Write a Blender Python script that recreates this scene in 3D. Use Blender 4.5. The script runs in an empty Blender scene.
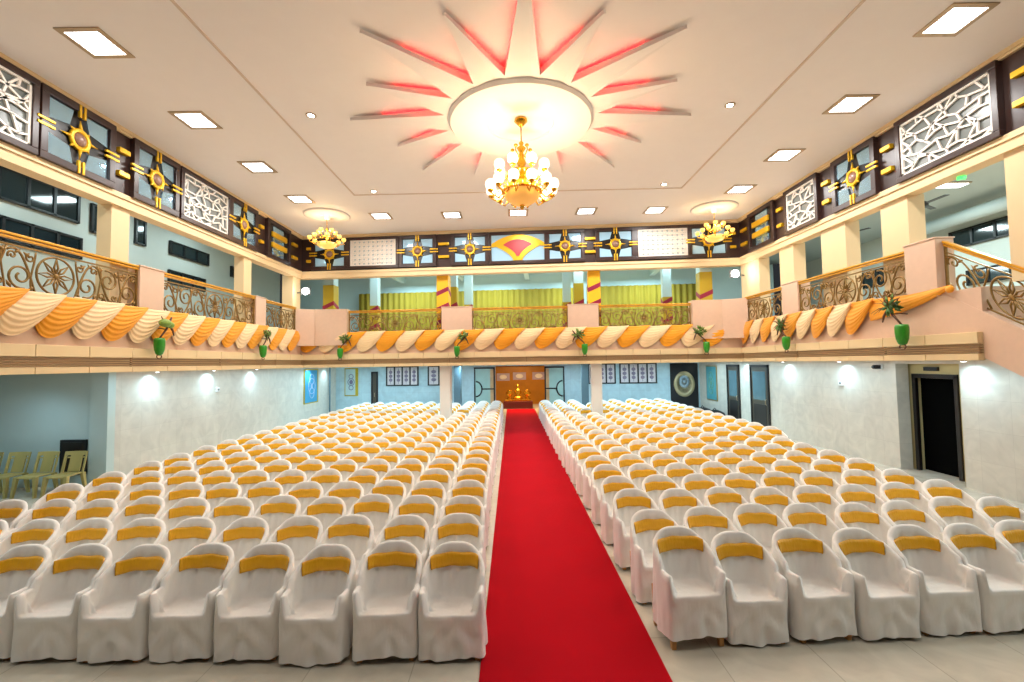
import bpy, bmesh, math, random
from mathutils import Vector, Matrix
R = math.radians
PI = math.pi
S = bpy.context.scene
COL = S.collection

# ------------------------------------------------------------------ camera
F_PX, EYE = 456.0, 2.65
cam_d = bpy.data.cameras.new('camera')
cam_d.sensor_width = 36.0
cam_d.lens = F_PX / 1024 * 36.0
cam_d.clip_end = 200
cam = bpy.data.objects.new('camera', cam_d)
COL.objects.link(cam)
fw = Vector((-0.0011, -0.0482, 1.0)).normalized()        # the hall's long axis seen from the camera (right, up, forward)
roll = R(0.83)
u0 = Vector((-math.sin(roll), math.cos(roll), 0))
zc = (u0 - fw * u0.dot(fw)).normalized()
xc = fw.cross(zc)
if xc.x < 0: xc = -xc
rows = [[xc[0], fw[0], zc[0]], [xc[1], fw[1], zc[1]], [-xc[2], -fw[2], -zc[2]]]   # world -> blender camera (right, up, back)
m3 = Matrix(rows).transposed()
cam.matrix_world = Matrix.Translation((0, 0, EYE)) @ m3.to_4x4()
S.camera = cam

# ------------------------------------------------------------------ world and exposure
w = bpy.data.worlds.new('world'); S.world = w; w.use_nodes = True
w.node_tree.nodes['Background'].inputs[0].default_value = (0.5, 0.55, 0.6, 1)
w.node_tree.nodes['Background'].inputs[1].default_value = 0.05
S.view_settings.view_transform = 'Standard'
S.view_settings.look = 'None'
S.view_settings.exposure = 0.0
S.view_settings.gamma = 1.0
S.view_settings.use_curve_mapping = False

def kelvin(n): return {'white': (1, .985, .96), 'warm': (1, .74, .42), 'cool': (.55, .84, 1.0), 'teal': (.74, .95, .97), 'red': (1, .05, .06)}[n]
def area(name, loc, sx, sy, power, col, rot=(0, 0, 0), spread=180):
    d = bpy.data.lights.new(name, 'AREA'); d.shape = 'RECTANGLE'; d.size = sx; d.size_y = sy
    d.energy = power; d.color = kelvin(col); d.spread = R(spread)
    o = bpy.data.objects.new(name, d); o.location = loc; o.rotation_euler = rot; COL.objects.link(o); return o
def point(name, loc, power, col, r=.06):
    d = bpy.data.lights.new(name, 'POINT'); d.energy = power; d.color = kelvin(col); d.shadow_soft_size = r
    o = bpy.data.objects.new(name, d); o.location = loc; COL.objects.link(o); return o
def spot(name, loc, power, col, rot, angle, blend=.6, r=.04):
    d = bpy.data.lights.new(name, 'SPOT'); d.energy = power; d.color = kelvin(col); d.spot_size = R(angle); d.spot_blend = blend; d.shadow_soft_size = r
    o = bpy.data.objects.new(name, d); o.location = loc; o.rotation_euler = rot; COL.objects.link(o); return o

P_PANEL, P_CHAND, P_SMALL, P_DOWN, P_GAL, P_UNDER, P_WASH = 68, 250, 30, 40, 66, 46, 56
ZC = 7.6                                              # ceiling height
PANELS = [(-6.24, 6.71), (-6.24, 8.91), (-6.22, 11.1), (-6.2, 13.31), (-4.27, 14.96), (-1.91, 14.96), (0.29, 14.8),
          (2.52, 14.75), (4.79, 14.75), (6.71, 13.01), (6.69, 10.84), (6.68, 8.66), (6.59, 6.47)]
FILL_OUT = [(-4.0, 2.2), (0.3, 2.0), (4.4, 2.2)]  # unseen fill without fixtures, added to light the front chairs
for x, y in PANELS + FILL_OUT:
    area('panel_and_fill_light', (x, y, ZC - .03), .5, .5, P_PANEL * (.6 if (x, y) in FILL_OUT else 1.06), 'white')
CH = (.25, 8.64)
for k in range(6):
    a = k * PI / 3
    point('chandelier_light', (CH[0] + .56 * math.cos(a), CH[1] + .56 * math.sin(a), 6.12), P_CHAND / 6, 'warm', .05)
SMALL = [(-6.0, 14.79), (6.67, 14.63)]
for x, y in SMALL:
    point('small_chandelier_light', (x, y - .1, 6.98), P_SMALL, 'warm', .06)
DOWN = [(-3.89, 8.79), (4.32, 8.63), (-3.85, 12.77), (4.35, 12.55)]
for x, y in DOWN:
    spot('downlight_beam', (x, y, ZC - .04), P_DOWN, 'white', (0, 0, 0), 110)
for y in (-1, 3, 6.5, 10, 13.5, 16.5):                # the lamps of the side galleries
    area('gallery_light', (-10.3, y, 7.75), 1.2, .5, P_GAL, 'teal')
    area('gallery_light', (12.2, y, 7.35), 1.2, .5, P_GAL * 2.3, 'teal')
for x in (-5, -1, 3, 6.5):
    area('gallery_light', (x, 18.3 - .085 * x, 7.0), 1.0, .4, P_GAL * .8, 'teal')  # added fill for the front of the far columns, no fixture modelled
    area('gallery_light', (x, 22.0 - .085 * x, 6.82), 2.2, .6, P_GAL * 2.7, 'teal')
for x in (-7.2, -4.8, -2.2, 2.6, 5.2, 7.4):           # lamps under the far gallery
    for y in (18.6, 21.2):
        area('under_gallery_light', (x, y - .085 * x, 2.52), .5, .5, P_UNDER, 'cool')
WASH_L = [(-8.98, 11.6), (-8.98, 13.8), (-8.98, 16.1)]
WASH_R = [(8.98, 15.1), (8.98, 12.5), (8.92, 9.0)]
for x, y in WASH_L + WASH_R + [(-10.3, 9.4), (-10.3, 6.5), (8.9, 17.8), (-8.9, 20.5), (-8.85, 22.4), (8.85, 5.5)]:
    sgn = 1 if x > 0 else -1
    spot('wall_washer_beam', (x, y, 2.53), P_WASH, 'cool', (0, sgn * R(-8), 0), 150, 1)
for sx, x in ((-1, -8.55), (1, 8.62)):               # fill strips added under the side galleries to brighten the lower walls
    area('side_fill_light', (x, 15.0, 2.55), .35, 11, 70, 'cool')
    area('side_fill_light', (x + sx * 1.2 if sx < 0 else x, 7.0, 2.55), .35, 4, 26, 'cool')
area('foyer_light', (.6, 26, 2.9), 2, 1, 230, 'warm')
FLOOD = [(-7.6, 16.75, 5.42), (7.72, 15.45, 5.6)]
for x, y, z in FLOOD:
    point('floodlight_beam', (x, y - .14, z), 12, 'white', .06)

# ------------------------------------------------------------------ materials
def lin(c):
    return tuple((v / 12.92 if v <= .04045 else ((v + .055) / 1.055) ** 2.4) for v in c)
def hexc(h):
    return lin(tuple(int(h[i:i + 2], 16) / 255 for i in (0, 2, 4)))
MATS = {}
def mat(name, col, rough=.5, metal=0., bump=0., bscale=30., var=0., vscale=4., emit=None, estr=0., spec=.5, sheen=0., trans=0., alpha=1., bstretch=(1, 1, 1), coat=0.):
    if name in MATS: return MATS[name]
    m = bpy.data.materials.new(name); m.use_nodes = True
    nt = m.node_tree; b = nt.nodes['Principled BSDF']
    c = hexc(col) if isinstance(col, str) else col
    b.inputs['Base Color'].default_value = (*c, 1)
    b.inputs['Roughness'].default_value = rough; b.inputs['Metallic'].default_value = metal
    b.inputs['Specular IOR Level'].default_value = spec
    b.inputs['Sheen Weight'].default_value = sheen
    b.inputs['Transmission Weight'].default_value = trans
    b.inputs['Alpha'].default_value = alpha
    b.inputs['Coat Weight'].default_value = coat
    tc = nt.nodes.new('ShaderNodeTexCoord')
    mp = nt.nodes.new('ShaderNodeMapping'); nt.links.new(tc.outputs['Object'], mp.inputs[0]); mp.inputs['Scale'].default_value = bstretch
    n = nt.nodes.new('ShaderNodeTexNoise'); n.inputs['Scale'].default_value = vscale; n.inputs['Detail'].default_value = 4
    nt.links.new(tc.outputs['Object'], n.inputs['Vector'])
    mx = nt.nodes.new('ShaderNodeMix'); mx.data_type = 'RGBA'
    mx.inputs[6].default_value = (*[v * (1 - var) for v in c], 1); mx.inputs[7].default_value = (*[min(1, v * (1 + var)) for v in c], 1)
    nt.links.new(n.outputs[0], mx.inputs[0]); nt.links.new(mx.outputs[2], b.inputs['Base Color'])
    if bump:
        n2 = nt.nodes.new('ShaderNodeTexNoise'); n2.inputs['Scale'].default_value = bscale; n2.inputs['Detail'].default_value = 3
        nt.links.new(mp.outputs[0], n2.inputs['Vector'])
        bp = nt.nodes.new('ShaderNodeBump'); bp.inputs['Strength'].default_value = bump; bp.inputs['Distance'].default_value = .02
        nt.links.new(n2.outputs[0], bp.inputs['Height']); nt.links.new(bp.outputs[0], b.inputs['Normal'])
    if emit:
        e = hexc(emit) if isinstance(emit, str) else emit
        b.inputs['Emission Color'].default_value = (*e, 1); b.inputs['Emission Strength'].default_value = estr
        m.cycles.emission_sampling = 'NONE'
    MATS[name] = m
    return m
def tile_mat(name, c1, c2, mortar, sx, sy, rough, msize=.006, bumpy=0., rot=(0, 0, 0), spec=.5):
    m = bpy.data.materials.new(name); m.use_nodes = True
    nt = m.node_tree; b = nt.nodes['Principled BSDF']
    tc = nt.nodes.new('ShaderNodeTexCoord'); mp = nt.nodes.new('ShaderNodeMapping'); mp.inputs['Rotation'].default_value = rot
    nt.links.new(tc.outputs['Object'], mp.inputs[0])
    br = nt.nodes.new('ShaderNodeTexBrick'); br.offset = 0; br.squash = 1
    br.inputs['Scale'].default_value = 1; br.inputs['Brick Width'].default_value = sx; br.inputs['Row Height'].default_value = sy
    br.inputs['Mortar Size'].default_value = msize; br.inputs['Mortar Smooth'].default_value = .3
    br.inputs['Color1'].default_value = (*hexc(c1), 1); br.inputs['Color2'].default_value = (*hexc(c2), 1); br.inputs['Mortar'].default_value = (*hexc(mortar), 1)
    nt.links.new(mp.outputs[0], br.inputs['Vector'])
    n = nt.nodes.new('ShaderNodeTexNoise'); n.inputs['Scale'].default_value = 2.2; n.inputs['Detail'].default_value = 8; n.inputs['Distortion'].default_value = 1.5
    nt.links.new(tc.outputs['Object'], n.inputs['Vector'])
    mr = nt.nodes.new('ShaderNodeMapRange'); mr.inputs[1].default_value = .3; mr.inputs[2].default_value = .7; mr.inputs[3].default_value = .88; mr.inputs[4].default_value = 1.05
    nt.links.new(n.outputs[0], mr.inputs[0])
    mx = nt.nodes.new('ShaderNodeMix'); mx.data_type = 'RGBA'; mx.blend_type = 'MULTIPLY'; mx.inputs[0].default_value = 1
    nt.links.new(br.outputs[0], mx.inputs[6]); nt.links.new(mr.outputs[0], mx.inputs[7]); nt.links.new(mx.outputs[2], b.inputs['Base Color'])
    b.inputs['Roughness'].default_value = rough; b.inputs['Specular IOR Level'].default_value = spec
    MATS[name] = m
    return m
M_floor = tile_mat('marble_floor', 'cfc6b4', 'd6cebd', 'b9b09e', .9, .9, .22)
M_tileL = tile_mat('cream_wall_tile', 'd9d4c8', 'd3cec3', 'c9c4b8', .6, .6, .35, .004, rot=(0, PI / 2, 0))
M_tileB = tile_mat('pale_wall_tile', 'bcd5dd', 'b6d0d9', 'a3bcc6', .6, .6, .4, .004, rot=(PI / 2, 0, 0))
M_ceil = mat('ceiling_paint', 'f4efec', .75, var=.02)
M_cream = mat('cream_paint', 'e6cb9e', .6, var=.03)
M_pink = mat('pink_stone', 'deba9f', .35, var=.06, vscale=9)
M_peach = mat('peach_panel', 'e6c999', .55, var=.03)
M_slat = mat('brown_slat', 'a5825a', .5, var=.08)
M_wood = mat('dark_wood', '35211c', .35, var=.12, vscale=12)
M_dark = mat('black_board', '120e0d', .3)
M_gold = mat('gold_leaf', 'e6b321', .32, .35, var=.06, vscale=20)
M_brass = mat('brass', 'd9a431', .25, .85, var=.05)
M_bronze = mat('bronze_iron', '8c6a33', .42, .45, var=.25, vscale=25)
M_rail = mat('golden_handrail', 'd9981f', .3, .25, var=.05)
M_glass = mat('mirror_glass', 'a8cfe6', .06, .75)
M_glassF = mat('pale_blue_glass', 'a9d2ec', .08, .15)
M_white = mat('white_lacquer', 'f1e9de', .4)
M_red = mat('carpet_red', 'b8081a', .95, bump=.5, bscale=260, var=.12, vscale=1.3, spec=.08)
M_cover = mat('white_cover_cloth', 'f5f1eb', .62, bump=.35, bscale=9, var=.02, sheen=.25, spec=.25, bstretch=(1.6, 1.6, .5))
M_sash = mat('yellow_satin', 'ffb81a', .38, bump=.5, bscale=22, var=.08, vscale=14, sheen=.1, bstretch=(2.2, 1, .5))
M_leg = mat('tan_plastic', 'c98f4e', .45, var=.05)
M_swO = mat('orange_drape', 'f5a01c', .5, bump=.2, bscale=14, var=.05, sheen=.2, spec=.3)
M_swC = mat('cream_drape', 'f7d3a0', .5, bump=.2, bscale=14, var=.04, sheen=.2, spec=.3)
M_green = mat('green_lacquer', '2f8a1f', .3, var=.2, vscale=18)
M_melon = mat('mottled_green', '7f9c3f', .4, var=.3, vscale=22)
M_branch = mat('dark_branch', '59331f', .6, var=.2)
M_leaf = mat('leaf_green', '5f8a3a', .5, var=.25)
M_curt = mat('olive_curtain', '8a7d12', .7, var=.12, vscale=3, sheen=.1)
M_yel = mat('yellow_wrap', 'f0b412', .55, var=.04)
M_mar = mat('maroon_wrap', '8f1238', .55, var=.05)
M_olive = mat('olive_wrap', 'b9a222', .6, var=.05)
M_blue = mat('pale_blue_paint', 'bfdde4', .6, var=.03)
M_gal = mat('gallery_paint', 'c9d3cf', .65, var=.03)
M_gceil = mat('gallery_ceiling_paint', 'b5c4c4', .7, var=.03)
M_window = mat('dark_glass', '1c2b30', .08, 0, spec=.8)
M_frame = mat('black_frame', '16181a', .4)
M_gwall = mat('grey_blue_stone', '5d7783', .4, var=.1)
M_plast = mat('yellow_plastic', 'b3a462', .4, var=.04)
M_door = mat('door_dark', '1a1210', .35, var=.2)
M_lit = mat('lit_panel', 'ffffff', .5, emit=(.93, .97, 1.0), estr=7)
M_alu = mat('aluminium_trim', 'b9a58a', .35, .5)
M_globe = mat('lit_globe', 'fff6e4', .4, emit=(1, .84, .58), estr=2.2)
M_globeY = mat('lit_amber_globe', 'e8b85a', .4, emit=(1, .62, .15), estr=.75)
M_bowl = mat('lit_amber_bowl', 'e5a53e', .4, emit=(1, .5, .12), estr=.5)
M_bulb = mat('lit_bulb', 'ffffff', .4, emit=(1, .96, .88), estr=30)
M_redled = mat('red_led', 'ff3030', .4, emit=(1, .006, .01), estr=11)
M_redled.cycles.emission_sampling = 'AUTO'
M_amber = mat('golden_panelling', 'b0720f', .35, .2, var=.25, vscale=3)
M_black = mat('black_cloth', '141416', .7)
M_whitep = mat('white_plastic', 'e8e8e6', .4)
M_grey = mat('grey_plastic', '777b7d', .5)

# ------------------------------------------------------------------ mesh helpers
class MB:
    def __init__(s): s.v = []; s.f = []; s.m = []; s.sm = []
    def add(s, vs, fs, mi=0, smooth=False):
        o = len(s.v); s.v += [tuple(v) for v in vs]
        for f in fs: s.f.append([i + o for i in f]); s.m.append(mi); s.sm.append(smooth)
        return s
    def box(s, x0, x1, y0, y1, z0, z1, mi=0):
        vs = [(x, y, z) for x in (x0, x1) for y in (y0, y1) for z in (z0, z1)]
        return s.add(vs, [(0, 1, 3, 2), (4, 6, 7, 5), (0, 4, 5, 1), (2, 3, 7, 6), (0, 2, 6, 4), (1, 5, 7, 3)], mi)
    def bbox(s, x0, x1, y0, y1, z0, z1, b=.01, mi=0):
        """box with chamfered long edges"""
        bm = bmesh.new(); bmesh.ops.create_cube(bm, size=1)
        bmesh.ops.scale(bm, vec=(x1 - x0, y1 - y0, z1 - z0), verts=bm.verts)
        bmesh.ops.translate(bm, vec=((x0 + x1) / 2, (y0 + y1) / 2, (z0 + z1) / 2), verts=bm.verts)
        bmesh.ops.bevel(bm, geom=bm.edges[:], offset=min(b, .45 * min(x1 - x0, y1 - y0, z1 - z0)), segments=2, affect='EDGES', profile=.6)
        bm.verts.index_update()
        s.add([v.co[:] for v in bm.verts], [[v.index for v in f.verts] for f in bm.faces], mi); bm.free(); return s
    def prism(s, pts, y0, y1, mi=0):
        """polygon in x,z extruded along y"""
        n = len(pts)
        vs = [(x, y0, z) for x, z in pts] + [(x, y1, z) for x, z in pts]
        fs = [list(range(n)), list(range(2 * n - 1, n - 1, -1))] + [(i, i + n, (i + 1) % n + n, (i + 1) % n) for i in range(n)]
        return s.add(vs, fs, mi)
    def zprism(s, pts, z0, z1, mi=0):
        n = len(pts)
        vs = [(x, y, z0) for x, y in pts] + [(x, y, z1) for x, y in pts]
        fs = [list(range(n - 1, -1, -1)), list(range(n, 2 * n))] + [(i, (i + 1) % n, (i + 1) % n + n, i + n) for i in range(n)]
        return s.add(vs, fs, mi)
    def tube(s, pts, r, n=6, mi=0, closed=False):
        pts = [Vector(p) for p in pts]; N = len(pts); vs = []
        rr = r if isinstance(r, (list, tuple)) else [r] * N
        up = Vector((.03, 1, .05))
        for i, p in enumerate(pts):
            a = pts[(i - 1) % N] if (closed or i > 0) else p
            b = pts[(i + 1) % N] if (closed or i < N - 1) else p
            t = (b - a).normalized() if (b - a).length > 1e-9 else Vector((0, 0, 1))
            q = up if abs(t.dot(up.normalized())) < .95 else Vector((1, 0, .1))
            e1 = t.cross(q).normalized(); e2 = t.cross(e1)
            for k in range(n):
                c = 2 * PI * k / n
                vs.append(p + e1 * rr[i] * math.cos(c) + e2 * rr[i] * math.sin(c))
        fs = []
        for i in range(N if closed else N - 1):
            j = (i + 1) % N
            for k in range(n): fs.append((i * n + k, i * n + (k + 1) % n, j * n + (k + 1) % n, j * n + k))
        if not closed: fs += [list(range(n - 1, -1, -1)), list(range((N - 1) * n, N * n))]
        return s.add(vs, fs, mi, True)
    def lathe(s, prof, n=20, c=(0, 0, 0), mi=0, axis='z', smooth=True):
        """profile [(radius, height)] turned about an axis"""
        vs = []; fs = []
        for r, h in prof:
            for k in range(n):
                a = 2 * PI * k / n
                if axis == 'z': vs.append((c[0] + r * math.cos(a), c[1] + r * math.sin(a), c[2] + h))
                else: vs.append((c[0] + r * math.cos(a), c[1] - h, c[2] + r * math.sin(a)))
        for i in range(len(prof) - 1):
            for k in range(n): fs.append((i * n + k, i * n + (k + 1) % n, (i + 1) * n + (k + 1) % n, (i + 1) * n + k))
        fs += [list(range(n - 1, -1, -1)), list(range((len(prof) - 1) * n, len(prof) * n))]
        return s.add(vs, fs, mi, smooth)
    def ball(s, c, rx, ry=None, rz=None, n=12, mi=0):
        ry = ry or rx; rz = rz or rx; m = max(6, n // 2)
        vs = []; fs = []
        for i in range(1, m):
            p = PI * i / m
            for k in range(n):
                a = 2 * PI * k / n
                vs.append((c[0] + rx * math.sin(p) * math.cos(a), c[1] + ry * math.sin(p) * math.sin(a), c[2] + rz * math.cos(p)))
        t = len(vs); vs += [(c[0], c[1], c[2] + rz), (c[0], c[1], c[2] - rz)]
        for i in range(m - 2):
            for k in range(n): fs.append((i * n + k, (i + 1) * n + k, (i + 1) * n + (k + 1) % n, i * n + (k + 1) % n))
        for k in range(n): fs.append((t, k, (k + 1) % n)); fs.append((t + 1, (m - 2) * n + (k + 1) % n, (m - 2) * n + k))
        return s.add(vs, fs, mi, True)
    def map(s, fn): s.v = [tuple(fn(*v)) for v in s.v]; return s
    def mesh(s, name, mats):
        me = bpy.data.meshes.new(name); me.from_pydata(s.v, [], s.f)
        for m in (mats if isinstance(mats, (list, tuple)) else [mats]): me.materials.append(m)
        me.polygons.foreach_set('material_index', s.m); me.polygons.foreach_set('use_smooth', s.sm)
        bm = bmesh.new(); bm.from_mesh(me); bmesh.ops.recalc_face_normals(bm, faces=bm.faces[:]); bm.to_mesh(me); bm.free()
        me.update(); return me
    def build(s, name, mats, parent=None, loc=(0, 0, 0), rz=0):
        o = bpy.data.objects.new(name, s.mesh(name, mats)); COL.objects.link(o)
        o.location = loc; o.rotation_euler = (0, 0, rz)
        if parent: o.parent = parent
        return o
def thing(name, label, cat, loc=(0, 0, 0), rz=0, group=None):
    o = bpy.data.objects.new(name, None); COL.objects.link(o); o.empty_display_size = .1
    o.location = loc; o.rotation_euler = (0, 0, rz)
    return tag(o, label, cat, group)
def tag(o, label, cat, group=None, kind=None):
    o['label'] = label; o['category'] = cat
    if group: o['group'] = group
    if kind: o['kind'] = kind
    return o
def struct(o, label=None):
    o['kind'] = 'structure'
    if label: o['label'] = label
    return o
def clone(src, loc, rz, label, group=None):
    r = src.copy(); COL.objects.link(r); r.location = loc; r.rotation_euler = (0, 0, rz); r['label'] = label
    if group: r['group'] = group
    for ch in list(src.children):
        c = ch.copy(); COL.objects.link(c); c.parent = r
        for g in list(ch.children):
            d = g.copy(); COL.objects.link(d); d.parent = c
    return r
ORD = ['first', 'second', 'third', 'fourth', 'fifth', 'sixth', 'seventh', 'eighth', 'ninth', 'tenth', 'eleventh', 'twelfth', 'thirteenth', 'fourteenth',
       'fifteenth', 'sixteenth', 'seventeenth', 'eighteenth', 'nineteenth', 'twentieth', 'twenty-first', 'twenty-second', 'twenty-third', 'twenty-fourth', 'twenty-fifth']

# ------------------------------------------------------------------ frames of the three gallery faces: local x runs along the face, local -y points into the hall
XL, XR, Y0, SL = -7.95, 8.1, 16.6, -.085
FAR_RZ = math.atan(SL)
def face(side, along, depth=0.):
    """world point of a spot on a gallery face: along = world Y on the side faces, world X on the far face; depth>0 goes behind the face"""
    if side == 'left': return (XL - depth, along, 0), R(90)
    if side == 'right': return (XR + depth, along, 0), R(-90)
    c = Vector((along, Y0 + SL * along, 0)); n = Vector((-SL, 1, 0)).normalized()
    return tuple(c + n * depth), FAR_RZ
YLC, YRC = Y0 + SL * XL, Y0 + SL * XR                 # the two inner corners of the hall
YB = -5.0                                             # wall behind the camera

# ------------------------------------------------------------------ floor, ceiling, walls
struct(MB().box(-13, 15.5, YB, 30, -.2, 0).build('floor', M_floor))
tag(MB().bbox(-.31, 1.29, -1.0, 26.35, 0, .012, .004).build('red_carpet', M_red), 'long red carpet runner down the aisle between the two blocks of chairs', 'carpet')
c = MB(); c.box(-8.3, 8.45, YB, 18.0, ZC, ZC + .2)
struct(c.build('ceiling', M_ceil))
c = MB()
for a, b in (((-4.5, YB), (-4.5, 13.05)), ((4.95, YB), (4.95, 12.85))):
    c.box(a[0] - .02, a[0] + .02, a[1], b[1], ZC - .018, ZC)
c.add([(-4.52, 13.03, ZC - .018), (4.97, 12.83, ZC - .018), (4.97, 12.87, ZC - .018), (-4.52, 13.07, ZC - .018), (-4.52, 13.03, ZC), (4.97, 12.83, ZC), (4.97, 12.87, ZC), (-4.52, 13.07, ZC)],
      [(0, 1, 2, 3), (0, 4, 5, 1), (1, 5, 6, 2), (2, 6, 7, 3), (3, 7, 4, 0), (4, 7, 6, 5)])
struct(c.build('trim_1', mat('ceiling_bead', 'd9c8b8', .7)))

def slab_box(name, side, a0, a1, d0, d1, z0, z1, m, kind=True):
    """box on a gallery face, between two positions along it and two depths"""
    if side == 'left': o = MB().box(XL - d1, XL - d0, a0, a1, z0, z1).build(name, m)
    elif side == 'right': o = MB().box(XR + d0, XR + d1, a0, a1, z0, z1).build(name, m)
    else:
        k = math.sqrt(1 + SL * SL); o = MB().box(a0 * k, a1 * k, d0, d1, z0, z1).build(name, m, None, (0, Y0, 0), FAR_RZ)
    return struct(o) if kind else o
ZS, ZG = 2.6, 3.85                                    # underside and floor of the gallery
YS = 7.79                                             # the right gallery ends here, a stair runs down towards the camera
slab_box('balcony_slab_left', 'left', YB, YLC + .2, 0, 5, ZS, ZG, M_pink)
slab_box('balcony_slab_right', 'right', YS, YRC + .2, 0, 7.2, ZS, ZG, M_pink)
slab_box('balcony_slab_far', 'far', XL - .3, XR + .3, 0, 6.9, ZS, ZG, M_pink)
# ledge course with joints and louvre band
def ledge(side, a0, a1, name):
    """cream panel course, brown louvre band and lower lip fixed to the gallery face"""
    L = abs(a1 - a0); base, rz = face(side, (a0 + a1) / 2)
    if side == 'far': L *= math.sqrt(1 + SL * SL)
    c = MB(); n = max(1, round(L / .95)); s = L / n
    for i in range(n):
        c.bbox(-L / 2 + i * s + .006, -L / 2 + (i + 1) * s - .006, -.11, 0, 2.87, 3.07, .006)
        c.bbox(-L / 2 + i * s + .006, -L / 2 + (i + 1) * s - .006, -.11, 0, 2.58, 2.69, .006)
    c.box(-L / 2, L / 2, -.05, 0, 2.6, 3.05)
    for k in range(4): c.box(-L / 2, L / 2, -.095, -.02, 2.70 + k * .043, 2.725 + k * .043, 1)
    for i in range(0, n + 1, 3): c.box(-L / 2 + min(i * s, L - .02), -L / 2 + min(i * s, L - .02) + .02, -.09, 0, 2.69, 2.87, 1)
    return struct(c.build(name, [M_peach, M_slat], None, base, rz))
ledge('left', YB, YLC - .11, 'trim_2'); ledge('right', YS, YRC - .11, 'trim_3'); ledge('far', XL + .02, XR - .02, 'trim_4')

# lower walls
struct(MB().box(-9.5, -9.2, 10.46, 24.2, 0, ZS).build('wall_left', M_tileL))
c = MB(); c.box(-12.9, -12.5, YB, 10.46, 0, ZS); c.box(-12.9, -9.5, 10.46, 10.7, 0, ZS); c.box(-9.56, -9.16, 10.4, 10.6, 0, ZS)
struct(c.build('wall_alcove', mat('alcove_paint', 'c2d4d2', .55, var=.03)))
c = MB(); c.box(9.2, 9.5, 10.94, 15.6, 0, ZS); c.box(9.2, 9.5, 15.6, 22.8, 0, ZS)
struct(c.build('wall_right', M_tileL))
c = MB(); c.box(9.15, 9.5, YB, 9.33, 0, ZS); c.box(9.15, 9.5, 9.33, 10.94, 2.5, ZS)
struct(c.build('wall_right_near', M_tileL))
# recessed doorway on the right
c = MB(); c.box(9.57, 9.75, 9.0, 9.78, 0, ZS); c.box(9.57, 9.75, 10.9, 11.3, 0, ZS); c.box(9.85, 9.95, 9.0, 10.2, 0, ZS); c.box(9.57, 9.75, 9.78, 10.9, 2.22, ZS); c.box(9.5, 11.5, 11.3, 11.45, 0, ZS)
struct(c.build('wall_recess', mat('beige_paint', 'd3c08a', .6, var=.03)))
c = MB(); c.box(11.4, 11.5, 8, 11.4, 0, ZS); c.box(9.76, 9.8, 10.0, 11.3, 0, ZS)  # black sheet and black wall stand in for the shade inside the doorway
struct(c.build('wall_passage_shade', mat('passage_shade', '050505', .9, spec=.05)))
d = thing('door_1', 'dark recessed doorway with a pale jamb in the side wall right of the chairs', 'door', (9.55, 10.34, 0), 0); d['kind'] = 'structure'
MB().bbox(-.02, .06, .47, .56, 0, 2.24, .01).bbox(-.02, .06, -.56, -.47, 0, 2.24, .01).bbox(-.02, .06, -.56, .56, 2.16, 2.26, .01).build('door_frame', M_door, d)

MB().bbox(-.03, .02, -.13, .22, 2.33, 2.42, .005).build('sign_plate', M_frame, d)

# back wall below the far gallery (local frame of the far face)
k = math.sqrt(1 + SL * SL); DB = 6.55
c = MB(); c.box(-9.85, -1.4, DB, DB + .2, 0, ZS); c.box(1.1, 8.75, DB, DB + .2, 0, ZS); c.box(-1.4, 1.1, DB, DB + .2, 2.5, ZS)
struct(c.build('wall_back', M_tileB, None, (0, Y0, 0), FAR_RZ))
c = MB(); c.box(-4, 5, 29.5, 29.7, 0, 3.1); c.box(-4, -3.8, 24, 29.5, 0, 3.1); c.box(4.8, 5, 24, 29.5, 0, 3.1); c.box(-4, 5, 23.6, 29.7, 3.0, 3.1)
struct(c.build('wall_foyer', M_amber))
struct(MB().box(-9.5, 9.6, YB - .2, YB, 0, ZC + .1).build('wall_rear', mat('low_bounce_dark', '3a2320', .8, var=.1)))  # unseen wall, coloured dark to cut bounce light onto the near ceiling

# beams carrying the friezes, cream
def beam(side, a0, a1, z0, name):
    slab_box(name, side, a0, a1, 0, .3, z0, 6.22, M_cream)
    slab_box(name.replace('beam', 'frieze_wall'), side, a0, a1, .02, .3, 6.2, ZC, M_wood)
beam('left', YB, YLC + .2, 5.97, 'beam_left'); beam('right', YB, YRC + .2, 5.97, 'beam_right'); beam('far', XL - .3, XR + .3, 5.98, 'beam_far')
def moulding(side, a0, a1, name):
    base, rz = face(side, (a0 + a1) / 2); L = abs(a1 - a0) * (k if side == 'far' else 1)
    c = MB(); c.box(-L / 2, L / 2, -.07, .02, ZC - .07, ZC); c.box(-L / 2, L / 2, -.04, .02, ZC - .11, ZC - .06); c.box(-L / 2, L / 2, -.03, .02, 6.14, 6.24)
    return struct(c.build(name, M_cream, None, base, rz))
moulding('left', YB, YLC - .07, 'trim_5'); moulding('right', YB, YRC - .07, 'trim_6'); moulding('far', XL, XR, 'trim_7')

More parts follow.
